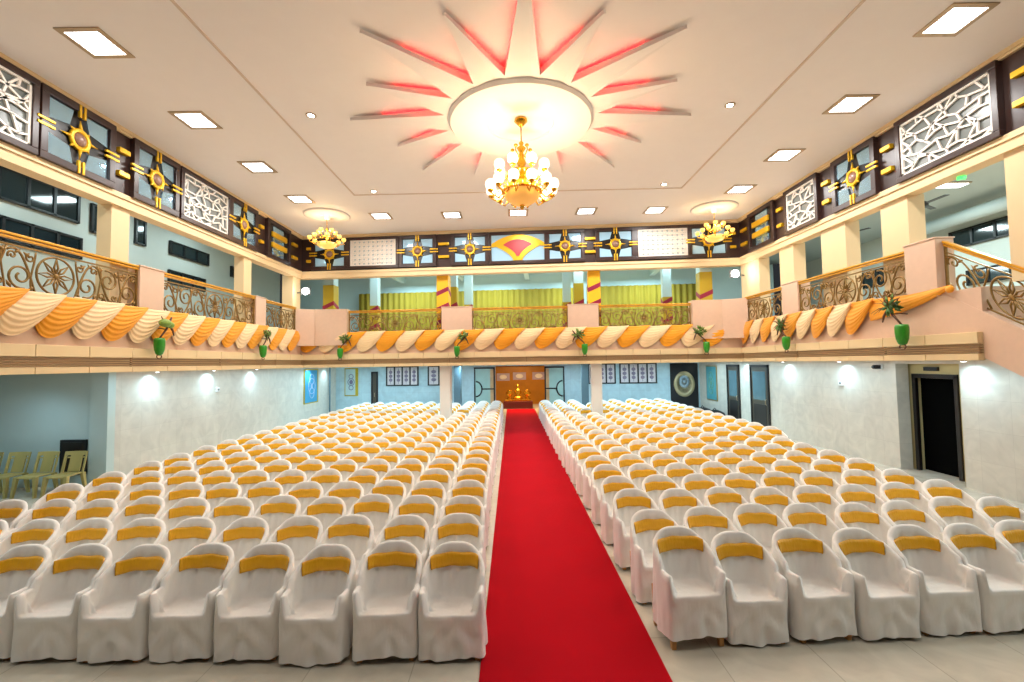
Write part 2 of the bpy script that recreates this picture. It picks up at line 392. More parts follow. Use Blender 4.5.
# gallery rooms behind
def gallery_room():
    c = MB(); c.box(-12.2, -12, YB, 23.6, ZG, 7.95); struct(c.build('wall_gallery_left', M_gal))
    struct(MB().box(-12.2, XL - .3, YB, 23.6, 7.9, 8.0).build('ceiling_gallery_left', M_gceil))
    struct(MB().box(15, 15.2, YB, 23, ZG, 7.6).build('wall_gallery_right', M_gal))
    struct(MB().box(XR + .3, 15.2, YB, 23, 7.5, 7.6).build('ceiling_gallery_right', M_gceil))
    struct(MB().box(9.5, 15.2, YB, YS, ZG - .25, ZG).build('floor_gallery_right', M_pink))
    c = MB(); c.box(-12, 12.5, 6.9, 7.1, ZG, 7.35); struct(c.build('wall_gallery_far', M_blue, None, (0, Y0, 0), FAR_RZ))
    c = MB(); c.box(XL + .1, XR - .1, .3, 7.1, 7.25, 7.35)
    for x in (-6.3, -3.0, .3, 3.6, 6.6): c.box(x - .12, x + .12, .3, 6.9, 6.95, 7.25)
    c.box(XL + .1, XR - .1, 4.4, 4.7, 6.85, 7.25)
    struct(c.build('ceiling_gallery_far', M_blue, None, (0, Y0, 0), FAR_RZ))
gallery_room()

# ------------------------------------------------------------------ columns in the gallery openings
def column(side, a0, a1, dep, z0, z1, name='pillar'):
    return slab_box(name, side, a0, a1, 0.07, dep + .06, z0, z1, M_cream)
for a0, a1, dp in ((9.07, 9.5, .3), (13.62, 14.02, .3), (16.7, 17.3, .4), (4.4, 4.85, .3), (0, .45, .3)): column('left', a0, a1, dp, ZG, 6.0)
for a0, a1, dp in ((9.2, 9.88, .36), (10.95, 11.82, .36), (13.0, 13.68, .36), (14.83, 16.0, .36), (5.9, 7.36, .36)): column('right', a0, a1, dp, ZG, 6.0)
# stone piers that hold the railings
def pier(side, a0, a1, z1, cap=True):
    base, rz = face(side, (a0 + a1) / 2); L = abs(a1 - a0) * (k if side == 'far' else 1)
    c = MB(); c.bbox(-L / 2, L / 2, -.06, .3, ZG - .06, z1 - .03, .008); c.bbox(-L / 2 - .015, L / 2 + .015, -.075, .315, z1 - .03, z1, .008)
    return struct(c.build('pillar', M_pink, None, base, rz))
pier('left', 9.65, 10.33, 4.86); pier('left', 14.08, 14.66, 4.86)
pier('right', 8.52, 9.2, 4.92); pier('right', 12.68, 13.43, 4.86)
pier('far', -2.55, -1.42, 4.76); pier('far', 2.06, 3.15, 4.74)
# chamfered corner piers
for nm, pts in (('pillar', [(-7.95, 16.75), (-7.35, 17.02), (-7.30, 17.0), (-6.13, 16.98), (-6.13, 17.35), (-7.95, 17.5)]),
                ('pillar', [(8.1, 15.5), (7.38, 15.83), (6.38, 15.92), (6.38, 16.3), (8.1, 16.3)])):
    c = MB(); c.zprism(pts, ZG - .45, 4.76)
    struct(c.build(nm, M_pink))

# ------------------------------------------------------------------ railings with scrollwork
def spiral(cx, cz, r, a0, turns, sgn=1, n=26, rmin=.22):
    return [(cx + r * (1 - (1 - rmin) * t) * math.cos(a0 + sgn * 2 * PI * turns * t), 0, cz + r * (1 - (1 - rmin) * t) * math.sin(a0 + sgn * 2 * PI * turns * t)) for t in [i / n for i in range(n + 1)]]
def bez(p0, p1, p2, p3, n=14):
    out = []
    for i in range(n + 1):
        t = i / n; u = 1 - t
        out.append((u**3 * p0[0] + 3 * u * u * t * p1[0] + 3 * u * t * t * p2[0] + t**3 * p3[0], 0, u**3 * p0[1] + 3 * u * u * t * p1[1] + 3 * u * t * t * p2[1] + t**3 * p3[1]))
    return out
def scroll_mb(L, h, r=.019):
    c = MB(); zc = h / 2
    cw = h * .46
    c.tube([(cw * .96 * math.cos(a), 0, zc + cw * .96 * math.sin(a)) for a in [2 * PI * i / 28 for i in range(28)]], r, 5, closed=True)
    for i in range(8):
        a = i * PI / 4
        p = lambda rr, da: (rr * math.cos(a + da), 0, zc + rr * math.sin(a + da))
        c.tube([p(.05, 0), p(cw * .45, .24), p(cw * .9, 0), p(cw * .45, -.24), p(.05, 0)], r * .9, 5)
    c.lathe([(.045, -.02), (.06, 0), (.045, .02)], 12, (0, 0, zc), axis='y')
    half = L / 2 - cw
    nseg = max(1, round(half / .5)); w = half / nseg
    for sg in (-1, 1):
        for i in range(nseg):
            x0 = cw + i * w; up = 1 if i % 2 == 0 else -1
            cx, cz = x0 + w * .52, zc - up * h * .13
            R0 = min(w * .46, h * .3)
            c.tube([(sg * x, y, z) for x, y, z in spiral(cx, cz, R0, -up * PI * .6, 1.45, up)], r, 5)
            c.tube([(sg * x, y, z) for x, y, z in spiral(x0 + w * .2, zc + up * h * .3, min(w, h) * .17, up * PI * .4, 1.2, -up, 16)], r * .85, 5)
            c.tube([(sg * x, y, z) for x, y, z in spiral(x0 + w * .82, zc + up * h * .3, min(w, h) * .16, -up * PI * .2, 1.2, up, 16)], r * .85, 5)
            c.tube([(sg * x, y, z) for x, y, z in bez((x0, zc - up * h * .48), (x0 + w * .3, zc + up * h * .1), (x0 + w * .55, zc + up * h * .62), (x0 + w, zc + up * h * .4))], r, 5)
            c.tube([(sg * x, y, z) for x, y, z in bez((x0 + w * .1, zc - up * h * .46), (x0 + w * .3, zc - up * h * .2), (x0 + w * .05, zc + up * h * .1), (x0 + w * .02, zc + up * h * .46))], r * .8, 5)
            for lx, lz, la in ((.33, .36, .6), (.66, .40, 2.4), (.9, -.34, 1.0), (.15, -.38, 2.2)):
                px_, pz = x0 + w * lx, zc + up * h * lz
                dx, dz = math.cos(la) * .07, math.sin(la) * .07 * up
                c.tube([(sg * (px_ - dx), 0, pz - dz), (sg * px_, 0, pz), (sg * (px_ + dx), 0, pz + dz)], [.005, .03, .004], 5)
    return c
def railing(side, a0, a1, zb, zt, label, d=.0):
    base, rz = face(side, (a0 + a1) / 2, d); L = abs(a1 - a0) * (k if side == 'far' else 1)
    t = thing('balcony_railing', label, 'railing', (base[0], base[1], zb), rz, 'railings along the gallery edge')
    H = zt - zb
    c = MB(); c.bbox(-L / 2, L / 2, -.05, .05, H - .045, H, .012); c.bbox(-L / 2, L / 2, -.035, .035, H - .095, H - .055, .01)
    c.build('handrail', M_rail, t)
    c = MB(); c.box(-L / 2, L / 2, -.014, .014, H - .2, H - .175); c.build('upper_bar', M_bronze, t)
    c = MB(); c.box(-L / 2, L / 2, -.016, .016, .03, .06); c.build('lower_bar', M_bronze, t)
    for x in (-L / 2 + .02, L / 2 - .02):
        MB().box(x - .018, x + .018, -.018, .018, 0, H - .05).build('post', M_bronze, t)
    c = scroll_mb(L - .06, H - .25); c.map(lambda x, y, z: (x, y, z + .055)); c.build('scrollwork', M_bronze, t)
    return t
railing('left', 6.2, 9.65, ZG, 4.84, 'scrolled bronze railing with golden handrail, nearest on the left gallery')
railing('left', 10.33, 14.08, ZG, 4.84, 'scrolled bronze railing between the two stone piers of the left gallery')
railing('left', 14.66, 16.75, ZG, 4.82, 'short scrolled bronze railing between left gallery pier and corner pier with floodlight')
railing('far', -6.1, -2.55, ZG - .03, 4.7, 'scrolled bronze railing before olive curtains, left section of the far gallery')
railing('far', -1.42, 2.06, ZG - .03, 4.69, 'scrolled bronze railing before olive curtains, middle section above the carpet')
railing('far', 3.15, 6.36, ZG - .03, 4.68, 'scrolled bronze railing before olive curtains, right section of the far gallery')
railing('right', 9.2, 12.68, ZG, 4.82, 'scrolled bronze railing between the two stone piers of the right gallery')
railing('right', 13.43, 15.6, ZG, 4.8, 'short scrolled bronze railing between right gallery pier and corner pier')
# stair going down towards the camera
st = MB()
SLOPE = .6
st.prism([(-8.6, 2.62), (-7.79, 2.62), (-2.95, 0), (-2.08, 0), (-8.5, 3.85), (-8.6, 3.85)], 0, .28)
st = st.build('stair_string', M_pink, None, (XR - .012, 0, 0), R(-90))
st.rotation_euler = (0, 0, R(-90)); struct(st)
stp = MB()
for i in range(13):
    y1 = 8.4 - i * .45; z1 = ZG - (i + 1) * .27
    if z1 > .05: stp.box(XR + .28, 9.15, y1 - .5, y1, max(0, z1 - .35), z1)
struct(stp.build('stair_steps', M_pink))
t = thing('stair_railing', 'sloping scrolled bronze stair railing with golden handrail descending from the right gallery', 'railing', (XR + .1, 8.5, 0), R(-90))
Lr = 4.4
sl = lambda x, y, z: (x, y, z + 3.84 - .6 * x)
c = MB(); c.bbox(0, Lr, -.05, .05, .955, 1.0, .01); c.bbox(0, Lr, -.035, .035, .90, .945, .01); c.map(sl); c.build('handrail', M_rail, t)
c = MB(); c.box(.02, Lr, -.016, .016, .04, .07); c.map(sl); c.build('lower_bar', M_bronze, t)
c = MB(); c.box(.02, Lr, -.014, .014, .78, .805); c.map(sl); c.build('upper_bar', M_bronze, t)
c = MB()
for q in range(2):
    s2 = scroll_mb(Lr / 2 - .05, .72); s2.map(lambda x, y, z: (x + Lr / 4 + q * Lr / 2, y, z + .06)); c.add(s2.v, s2.f, 0, True)
c.map(sl); c.build('scrollwork', M_bronze, t)
MB().box(.0, .04, -.018, .018, 3.85, 4.78).build('post', M_bronze, t)

# ------------------------------------------------------------------ swags along the gallery edge
def swag_mesh(name, w, drop, skew, m, seed):
    """cloth hung from two knots, leaning to -x, folds running from knot to knot; its +x end lies over the neighbour"""
    rnd = random.Random(seed); NU, NV = 20, 34; vs = []; fs = []
    ph = rnd.random() * 6; nf = 8
    for side in (0, 1):
        for j in range(NV + 1):
            v = j / NV
            for i in range(NU + 1):
                u = i / NU
                sag = math.sin(PI * u ** .72) ** .75
                x = (u - .5) * w * (1 - .06 * v) - skew * v * (.35 + .65 * sag)
                z = -.02 * math.sin(PI * u) - drop * v * (.16 + .84 * sag) - .05 * v * (1 - u)
                fold = .017 * abs(math.sin(PI * nf * v + ph * .1 + .5 * math.sin(3 * u + ph))) * (.4 + .6 * sag)
                y = -(.03 + .085 * u + .07 * math.sin(PI * min(1, v * 1.05)) * (.35 + .65 * sag) + fold)
                if side: y += .018
                vs.append((x, y, z))
    n1 = (NU + 1) * (NV + 1)
    for s_ in (0, 1):
        for j in range(NV):
            for i in range(NU):
                a = s_ * n1 + j * (NU + 1) + i
                fs.append((a, a + 1, a + NU + 2, a + NU + 1))
    b = MB(); b.add(vs, fs, 0, True)
    return b.mesh(name, m)
SWM = {(o, s): swag_mesh('drape', w_, .72, .24, M_swO if o else M_swC, s) for o in (0, 1) for s, w_ in ((1, .98), (2, .95), (3, 1.1))}
def swags(side, a0, a1, pitch, var, zt, where, flip=1):
    n = round(abs(a1 - a0) / pitch); cnt = [0, 0]
    for i in range(n):
        a = a0 + (a1 - a0) * (i + .5) / n; o = (i + 1) % 2
        base, rz = face(side, a)
        ob = bpy.data.objects.new('drape_swag', SWM[(o, var)]); COL.objects.link(ob)
        lift = .006 * ((i * 7) % 3)
        n_ = Vector((0, -1, 0)); n_.rotate(Matrix.Rotation(rz, 3, 'Z'))
        ob.location = (base[0] + n_.x * .012 * (i % 2), base[1] + n_.y * .012 * (i % 2), zt - lift); ob.rotation_euler = (0, 0, rz)
        nm = 'orange' if o else 'cream'
        tag(ob, f'{nm} draped swag on {where}, {ORD[cnt[o]]} {nm} one {"from the left corner" if side == "far" else "counted from the stage end"}', 'drapery', 'orange and cream swags along the gallery edge')
        cnt[o] += 1
swags('left', 6.6, 16.95, .62, 1, 3.97, 'left gallery edge')
swags('far', -7.75, 7.7, .72, 3, 3.92, 'far gallery edge')
swags('right', 10.1, 15.7, .60, 2, 3.97, 'right gallery edge')
# long gathered tie at the end of the right run
vs = []; fs = []
for s_ in (0, 1):
    for j in range(15):
        v = j / 14
        for i in range(25):
            u = i / 24
            wd = .42 * (1 - u) ** .8 + .07
            z = -.02 - .12 * math.sin(PI * u) * .4 - wd * v
            y = -.05 - .03 * math.sin(PI * v) - .018 * abs(math.sin(v * 15 + u * 2)) * (1 - .4 * u) + s_ * .02
            vs.append((-.85 + 1.85 * u, y, z))
for s_ in (0, 1):
    for j in range(14):
        for i in range(24):
            a = s_ * 375 + j * 25 + i; fs.append((a, a + 1, a + 26, a + 25))
b = MB(); b.add(vs, fs, 0, True)
b.ball((1.03, -.07, -.1), .08, .05, .07)
o = b.build('drape_tie', M_swO, None, (XR, 9.3, 3.98), R(-90))
tag(o, 'long orange drape gathered to a knot at the right stair pier', 'drapery')

# ------------------------------------------------------------------ hanging ornaments
def ornament(side, a, z, label, kind, sc=1., flip=1):
    base, rz = face(side, a, -.1)
    t = thing('hanging_ornament', label, 'ornament', (base[0], base[1], z), rz, 'green bud ornaments on twigs along the gallery')
    t.scale = (flip * sc, sc, sc)
    b = MB(); b.tube([(-.02, -.2, .0), (.05, -.22, .1), (.18, -.2, .22), (.3, -.16, .36), (.42, -.14, .52)], [.018, .02, .024, .03, .02], 7)
    b.tube([(.3, -.16, .36), (.38, -.2, .2), (.42, -.2, .08)], [.024, .024, .012], 7)
    b.tube([(.25, -.17, .3), (.12, -.17, .42), (.08, -.15, .52)], [.02, .016, .01], 6)
    b.build('twig', M_branch, t)
    MB().tube([(.18, -.2, .22), (.18, -.05, .24), (.18, .12, .22)], .012, 5).build('bracket', M_branch, t)
    b = MB(); b.lathe([(.02, .03), (.10, .02), (.112, -.03), (.112, -.14), (.1, -.25), (.07, -.34), (.03, -.38)], 14, (-.02, -.2, -.02)); b.build('bud', M_green, t)
    b = MB(); b.tube([(-.02 + .07 * math.cos(q), -.2, -.42 + .05 * math.sin(q)) for q in [2 * PI * i / 14 for i in range(14)]], .012, 5, closed=True); b.build('ring', M_branch, t)
    b = MB()
    if kind == 0:
        b.ball((.12, -.22, .36), .17, .1, .1); b.ball((.3, -.2, .33), .1, .08, .08); b.build('gourd', M_melon, t)
    else:
        rnd = random.Random(int(a * 10) + 5)
        for i in range(26):
            q = rnd.uniform(0, 2 * PI); rr = rnd.uniform(.03, .2); cx, cz = .2 + rr * math.cos(q), .38 + rr * math.sin(q) * .9
            dx, dz = .09 * math.cos(q), .09 * math.sin(q); y = -.2 - rnd.uniform(-.05, .06)
            b.add([(cx - dx, y, cz - dz), (cx - dz * .4, y - .02, cz + dx * .4), (cx + dx, y - .01, cz + dz), (cx + dz * .4, y - .02, cz - dx * .4),
                   (cx, y + .012, cz)], [(0, 1, 2, 3), (0, 4, 1), (1, 4, 2), (2, 4, 3), (3, 4, 0)], 0, True)
        b.build('leaves', M_melon if kind == 1 else M_leaf, t)
        if kind == 2:
            b = MB()
            for i in range(22):
                q = rnd.uniform(-.4, 3.5); rr = rnd.uniform(.2, .42)
                b.tube([(.28, -.18, .34), (.28 + rr * .5 * math.cos(q), -.2, .36 + rr * .45 * math.sin(q) + .04), (.28 + rr * math.cos(q), -.17 - .1 * rnd.random(), .34 + rr * math.sin(q))], [.012, .009, .004], 5)
            b.build('spray', mat('dry_spray', '7a5526', .7, var=.2), t)
    return t
ornament('left', 9.95, 3.3, 'green bud on a twig with a large melon-like gourd beside the nearer left pier', 0, .95)
ornament('left', 14.1, 3.3, 'green bud on a forked twig below the farther left pier', 1, .95)
ornament('far', -6.28, 3.28, 'green bud with leafy twig at the left corner pier', 1, .95)
ornament('far', -1.92, 3.28, 'green bud with leafy twig below the pier left of the carpet', 1, .95)
ornament('far', 2.6, 3.28, 'green bud with leafy twig below the pier right of the carpet', 1, .95, -1)
ornament('far', 6.75, 3.28, 'green bud with leafy twig at the right corner pier', 1, .95, -1)
ornament('right', 12.95, 3.28, 'green bud on bent brown twigs below the farther right pier', 2, .95, -1)
ornament('right', 9.08, 3.3, 'largest green bud with a bushy brown spray beside the knotted orange drape', 2, 1.05, -1)

# ------------------------------------------------------------------ frieze panels
ZM = 6.87
def starburst(side, a, w, h, label):
    base, rz = face(side, a)
    t = thing('starburst_panel', label, 'wall panel', (base[0], base[1], ZM), rz, 'starburst panels of the frieze')
    W, H = w / 2, h / 2
    b = MB(); fr = .13
    b.bbox(-W, W, -.09, .02, H - fr, H, .01); b.bbox(-W, W, -.09, .02, -H, -H + fr, .01)
    b.bbox(-W, -W + fr, -.09, .02, -H + fr, H - fr, .01); b.bbox(W - fr, W, -.09, .02, -H + fr, H - fr, .01)
    b.build('frame', M_wood, t)
    MB().box(-W + fr, W - fr, -.02, .02, -H + fr, H - fr).build('backboard', M_dark, t)
    iw, ih = W - fr - .02, H - fr - .02
    for sx in (-1, 1):
        for sz in (-1, 1):
            pts = [(sx * iw, sz * ih), (sx * .12, sz * ih), (sx * .19, sz * .2), (sx * iw, sz * .13)]
            MB().prism(pts, -.045, -.02).build('glass_pane', M_glassF if side == 'far' else M_glass, t)
    b = MB(); b.lathe([(.13, .03), (.13, .07), (.15, .085), (.19, .085), (.205, .07), (.205, .03)], 24, (0, 0, 0), axis='y')
    for i in range(8):
        q = i * PI / 4; l = .36 if i % 2 == 0 else .26
        b.tube([(.19 * math.cos(q), -.06, .19 * math.sin(q)), (l * math.cos(q), -.05, l * math.sin(q))], [.035, .006], 6)
    b.build('sun_ring', M_gold, t)
    b = MB(); b.lathe([(.13, .03), (.125, .06), (.09, .095), (.04, .11), (.005, .115)], 20, axis='y'); b.build('boss', mat('boss_brown', '8c6a58', .3), t)
    for s1 in (-1, 1):
        b = MB()
        for o in (-.045, .045): b.bbox(o - .022, o + .022, -.105, -.06, s1 * (H - .12) - .12, s1 * (H - .12) + .12, .008)
        b.build('gold_bar', M_gold, t)
        b = MB()
        for o in (-.05, .05): b.bbox(s1 * (W - .08) - .15, s1 * (W - .08) + .15, -.105, -.06, o - .022, o + .022, .008)
        b.build('gold_bar', M_gold, t)
    return t
def bars(side, a, label, w=.3):
    base, rz = face(side, a)
    t = thing('gold_bar_pair', label, 'wall ornament', (base[0], base[1], ZM), rz, 'pairs of gold bars on the frieze')
    for z in (-.24, .24): MB().bbox(-w / 2, w / 2, -.07, .02, z - .05, z + .05, .012).build('gold_bar', M_gold, t)
    return t
def lattice(side, a, w, h, label, seed, regular=False):
    base, rz = face(side, a)
    t = thing('lattice_panel', label, 'wall panel', (base[0], base[1], ZM), rz, 'white lattice panels of the frieze')
    W, H = w / 2, h / 2; fr = .11
    b = MB()
    b.bbox(-W, W, -.09, .02, H - fr, H, .01); b.bbox(-W, W, -.09, .02, -H, -H + fr, .01)
    b.bbox(-W, -W + fr, -.09, .02, -H + fr, H - fr, .01); b.bbox(W - fr, W, -.09, .02, -H + fr, H - fr, .01)
    b.build('frame', M_wood, t)
    iw, ih = W - fr, H - fr
    MB().box(-iw, iw, -.015, .02, -ih, ih).build('backboard', mat('lattice_grey_back', '6e7370', .3) if not regular else mat('lattice_pale_back', 'b9c4c6', .3), t)
    rnd = random.Random(seed); b = MB()
    def strip(p, q, wd=.034):
        dx, dz = q[0] - p[0], q[1] - p[1]; l = math.hypot(dx, dz)
        if l < .01: return
        nx, nz = -dz / l * wd / 2, dx / l * wd / 2
        b.prism([(p[0] + nx, p[1] + nz), (q[0] + nx, q[1] + nz), (q[0] - nx, q[1] - nz), (p[0] - nx, p[1] - nz)], -.06, -.025)
    e = .04
    b.box(-iw, iw, -.065, -.02, ih - e, ih); b.box(-iw, iw, -.065, -.02, -ih, -ih + e); b.box(-iw, -iw + e, -.065, -.02, -ih, ih); b.box(iw - e, iw, -.065, -.02, -ih, ih)
    if regular:
        n = max(3, round(w / .2)); s = 2 * iw / n
        m_ = round(2 * ih / s) or 1; sz = 2 * ih / m_
        for i in range(n):
            for j in range(m_):
                x0, z0 = -iw + i * s, -ih + j * sz
                strip((x0, z0), (x0 + s, z0 + sz), .05); strip((x0, z0 + sz), (x0 + s, z0), .05)
                strip((x0 + s / 2, z0), (x0 + s / 2, z0 + sz), .045)
            
    else:
        nx_ = max(4, round(2 * iw / .2)); nz_ = max(5, round(2 * ih / .17)); P = {}
        for i in range(nx_ + 1):
            for j in range(nz_ + 1):
                jx = 0 if i in (0, nx_) else rnd.uniform(-.085, .085); jz = 0 if j in (0, nz_) else rnd.uniform(-.065, .065)
                P[i, j] = (-iw + 2 * iw * i / nx_ + jx, -ih + 2 * ih * j / nz_ + jz)
        for i in range(nx_ + 1):
            for j in range(nz_ + 1):
                if i < nx_: strip(P[i, j], P[i + 1, j])
                if j < nz_ and (i + j) % 2: strip(P[i, j], P[i, j + 1])
                if i < nx_ and j < nz_ and rnd.random() < .38: strip(P[i + (i + j) % 2, j], P[i + 1 - (i + j) % 2, j + 1])
    b.build('lattice', M_white, t)
    return t
def twobar(side, a, w, h, label):
    base, rz = face(side, a)
    t = thing('barred_mirror_panel', label, 'wall panel', (base[0], base[1], ZM), rz)
    W, H = w / 2, h / 2; fr = .13; b = MB()
    b.bbox(-W, W, -.09, .02, H - fr, H, .01); b.bbox(-W, W, -.09, .02, -H, -H + fr, .01)
    b.bbox(-W, -W + fr, -.09, .02, -H + fr, H - fr, .01); b.bbox(W - fr, W, -.09, .02, -H + fr, H - fr, .01)
    b.build('frame', M_wood, t)
    MB().box(-W + fr, W - fr, -.01, .02, -H + fr, H - fr).build('backboard', M_dark, t)
    MB().box(-W * .45, W * .45, -.03, -.01, -H + fr + .02, H - fr - .02).build('mirror', M_glass, t)
    for z in (-.16, .19): MB().bbox(-W * .62, W * .62, -.10, -.03, z - .085, z + .085, .015).build('gold_bar', M_gold, t)
    return t
PH = 1.28
starburst('left', 8.23, 1.45, PH, 'starburst frieze panel nearest the stage on the left side')
starburst('left', 10.06, 1.32, PH, 'second starburst frieze panel from the stage end, left side, before the lattice')
starburst('left', 13.4, 1.4, PH, 'starburst frieze panel between lattice and barred mirror panel on the left side')
lattice('left', 6.5, 1.95, PH, 'white cut lattice panel above the nearest left railing, cut by the picture edge', 3)
lattice('left', 11.75, 1.95, PH, 'white cut lattice panel halfway along the left frieze', 4)
bars('left', 9.2, 'pair of gold bars between the two nearer starburst panels, left frieze', .26)
bars('left', 14.38, 'pair of gold bars right after the far starburst panel, left frieze', .22)
twobar('left', 15.45, 1.55, PH, 'mirror panel crossed by two gold bars near the left corner')
bars('left', 16.62, 'pair of gold bars on the left frieze at the corner', .36)
lattice('right', 8.25, 2.0, PH, 'widest white cut lattice panel, on the right frieze above the stair', 8)
lattice('right', 12.4, 1.45, PH, 'smaller white cut lattice panel on the right frieze', 9)
starburst('right', 10.46, 1.35, PH, 'only starburst panel on the right side frieze')
bars('right', 9.52, 'pair of gold bars between the wide lattice and the right starburst', .26)
bars('right', 11.4, 'pair of gold bars between the right starburst and the smaller lattice', .26)
bars('right', 13.42, 'pair of gold bars between smaller lattice and barred mirror, right frieze', .24)
bars('right', 6.9, 'pair of gold bars on the right frieze nearest the camera', .34)
twobar('right', 14.42, 1.5, PH, 'mirror panel crossed by two gold bars near the right corner')
bars('right', 15.5, 'pair of gold bars on the right frieze at the corner', .4)
q = 1.0153
for x, l in ((-6.74, 'leftmost starburst panel of the far frieze, behind a small chandelier'), (-3.39, 'second starburst panel of the far frieze, right of the left lattice'), (-1.45, 'third starburst panel of the far frieze, left of the red palmette'),
             (1.98, 'fourth starburst panel of the far frieze, right of the red palmette'), (3.75, 'fifth starburst panel of the far frieze, left of the right lattice'), (6.94, 'last starburst panel of the far frieze, behind the right small chandelier')):
    starburst('far', x * q, 1.42, 1.2, l)
for x, l in ((-7.58, 'pair of gold bars in the left corner of the far frieze'), (-2.42, 'pair of gold bars left of centre on the far frieze'), (2.87, 'pair of gold bars right of centre on the far frieze'), (7.74, 'pair of gold bars in the right corner of the far frieze')):
    bars('far', x * q + (.06 if x < -7 else 0), l, .24 if abs(x) > 7 else .4)
lattice('far', -5.07 * q, 1.98, 1.2, 'fine white lattice panel at the left of the far frieze', 1, True)
lattice('far', 5.38 * q, 1.94, 1.2, 'fine white lattice panel at the right of the far frieze', 2, True)
base, rz = face('far', .29 * q)
t = thing('palmette_panel', 'red and gold fan-shaped palmette panel at the centre of the far frieze', 'wall panel', (base[0], base[1], ZM), rz)
W, H, fr = 1.05, .6, .12; b = MB()
b.bbox(-W, W, -.09, .02, H - fr, H, .01); b.bbox(-W, W, -.09, .02, -H, -H + fr, .01)
b.bbox(-W, -W + .08, -.09, .02, -H + fr, H - fr, .01); b.bbox(W - .08, W, -.09, .02, -H + fr, H - fr, .01)
b.build('frame', M_wood, t)
MB().box(-W + .08, W - .08, -.04, .02, -H + fr, H - fr).build('glass_pane', M_glassF, t)
def fan(s, top):
    R_ = []
    for i in range(13):                                # upper arc
        x = -1 + 2 * i / 12; R_.append((x * .62 * s, .12 * s + top * (1 - x * x)))
    R2 = []
    for i in range(1, 10): u = i / 10; R2.append((.62 * s * (1 - u) ** 1.8 + .05 * u, .12 * s - u * .54 * s))
    L2 = [(-x, z) for x, z in reversed(R2)]
    return R_ + R2 + L2
MB().prism([(-W, .03), (-W, .1)] + [( -W + W * 2 * i / 16, .1 + .38 * (1 - ((i - 8) / 8) ** 2)) for i in range(1, 16)] + [(W, .1), (W, .03)] +
           [(.62 * (1 - u) ** 1.7 + .17, .05 - u * .52) for u in [i / 9 for i in range(10)]] + [(-.62 * (1 - u) ** 1.7 - .17, .05 - u * .52) for u in [i / 9 for i in range(9, -1, -1)]], -.075, -.04).build('gold_border', M_gold, t)
MB().prism(fan(.86, .2), -.095, -.07).build('red_fan', mat('palmette_red', 'b8303a', .4), t)

# ------------------------------------------------------------------ ceiling sunburst
t = thing('ceiling_sunburst', 'large raised plaster sunburst with sixteen rays around the big chandelier', 'ceiling ornament', (.25, 8.83, 0))
b = MB(); b.lathe([(1.42, 7.56), (1.42, 7.40), (1.38, 7.35), (1.05, 7.35), (.66, 7.35), (.64, 7.38), (.58, 7.38), (.3, 7.38), (.02, 7.38)], 72, smooth=False); b.build('disc', M_ceil, t)
b = MB()
ri = 1.45; b.zprism([(ri * math.cos(2 * PI * i / 64), ri * math.sin(2 * PI * i / 64)) for i in range(64)], 7.47, 7.6); b.build('base_ring', M_ceil, t)
for i in range(16):
    a = R(270 + 22.5 * i); l = 3.38 if i % 2 == 0 else 2.93
    if i == 0: l = 3.6
    da = R(11.25); r0 = 1.5
    pts = [(r0 * math.cos(a - da), r0 * math.sin(a - da)), (l * math.cos(a) + .015 * math.sin(a), l * math.sin(a) - .015 * math.cos(a)), (l * math.cos(a) - .015 * math.sin(a), l * math.sin(a) + .015 * math.cos(a)), (r0 * math.cos(a + da), r0 * math.sin(a + da)), (.9 * math.cos(a + da), .9 * math.sin(a + da)), (.9 * math.cos(a - da), .9 * math.sin(a - da))]
    rb = MB().zprism(pts, 7.42, 7.55); rb.map(lambda x, y, z: (x, y, z + (max(0, (math.hypot(x, y) - 1.5) / (l - 1.5)) * .075 if z < 7.5 else 0)))
    ray = rb.build('ray', M_ceil, t)
    led = MB()
    for sg in (-1, 1):
        p0 = Vector((r0 * math.cos(a + sg * da), r0 * math.sin(a + sg * da), 0)); p1 = Vector((l * math.cos(a), l * math.sin(a), 0))
        n_ = Vector((-(p1 - p0).y, (p1 - p0).x, 0)).normalized() * sg
        A, B = p0.lerp(p1, .05), p0.lerp(p1, .62)
        q0, q1, q2, q3 = A - n_ * .02, B - n_ * .02, B - n_ * .045, A - n_ * .045
        up = lambda v, z: Vector((v.x, v.y, z))
        led.add([up(v, 7.552) for v in (q0, q1, q2, q3)] + [up(v, 7.572) for v in (q0, q1, q2, q3)], [(0, 1, 2, 3), (7, 6, 5, 4), (0, 4, 5, 1), (1, 5, 6, 2), (2, 6, 7, 3), (3, 7, 4, 0)])
    led.build('led_strip', M_redled, ray)

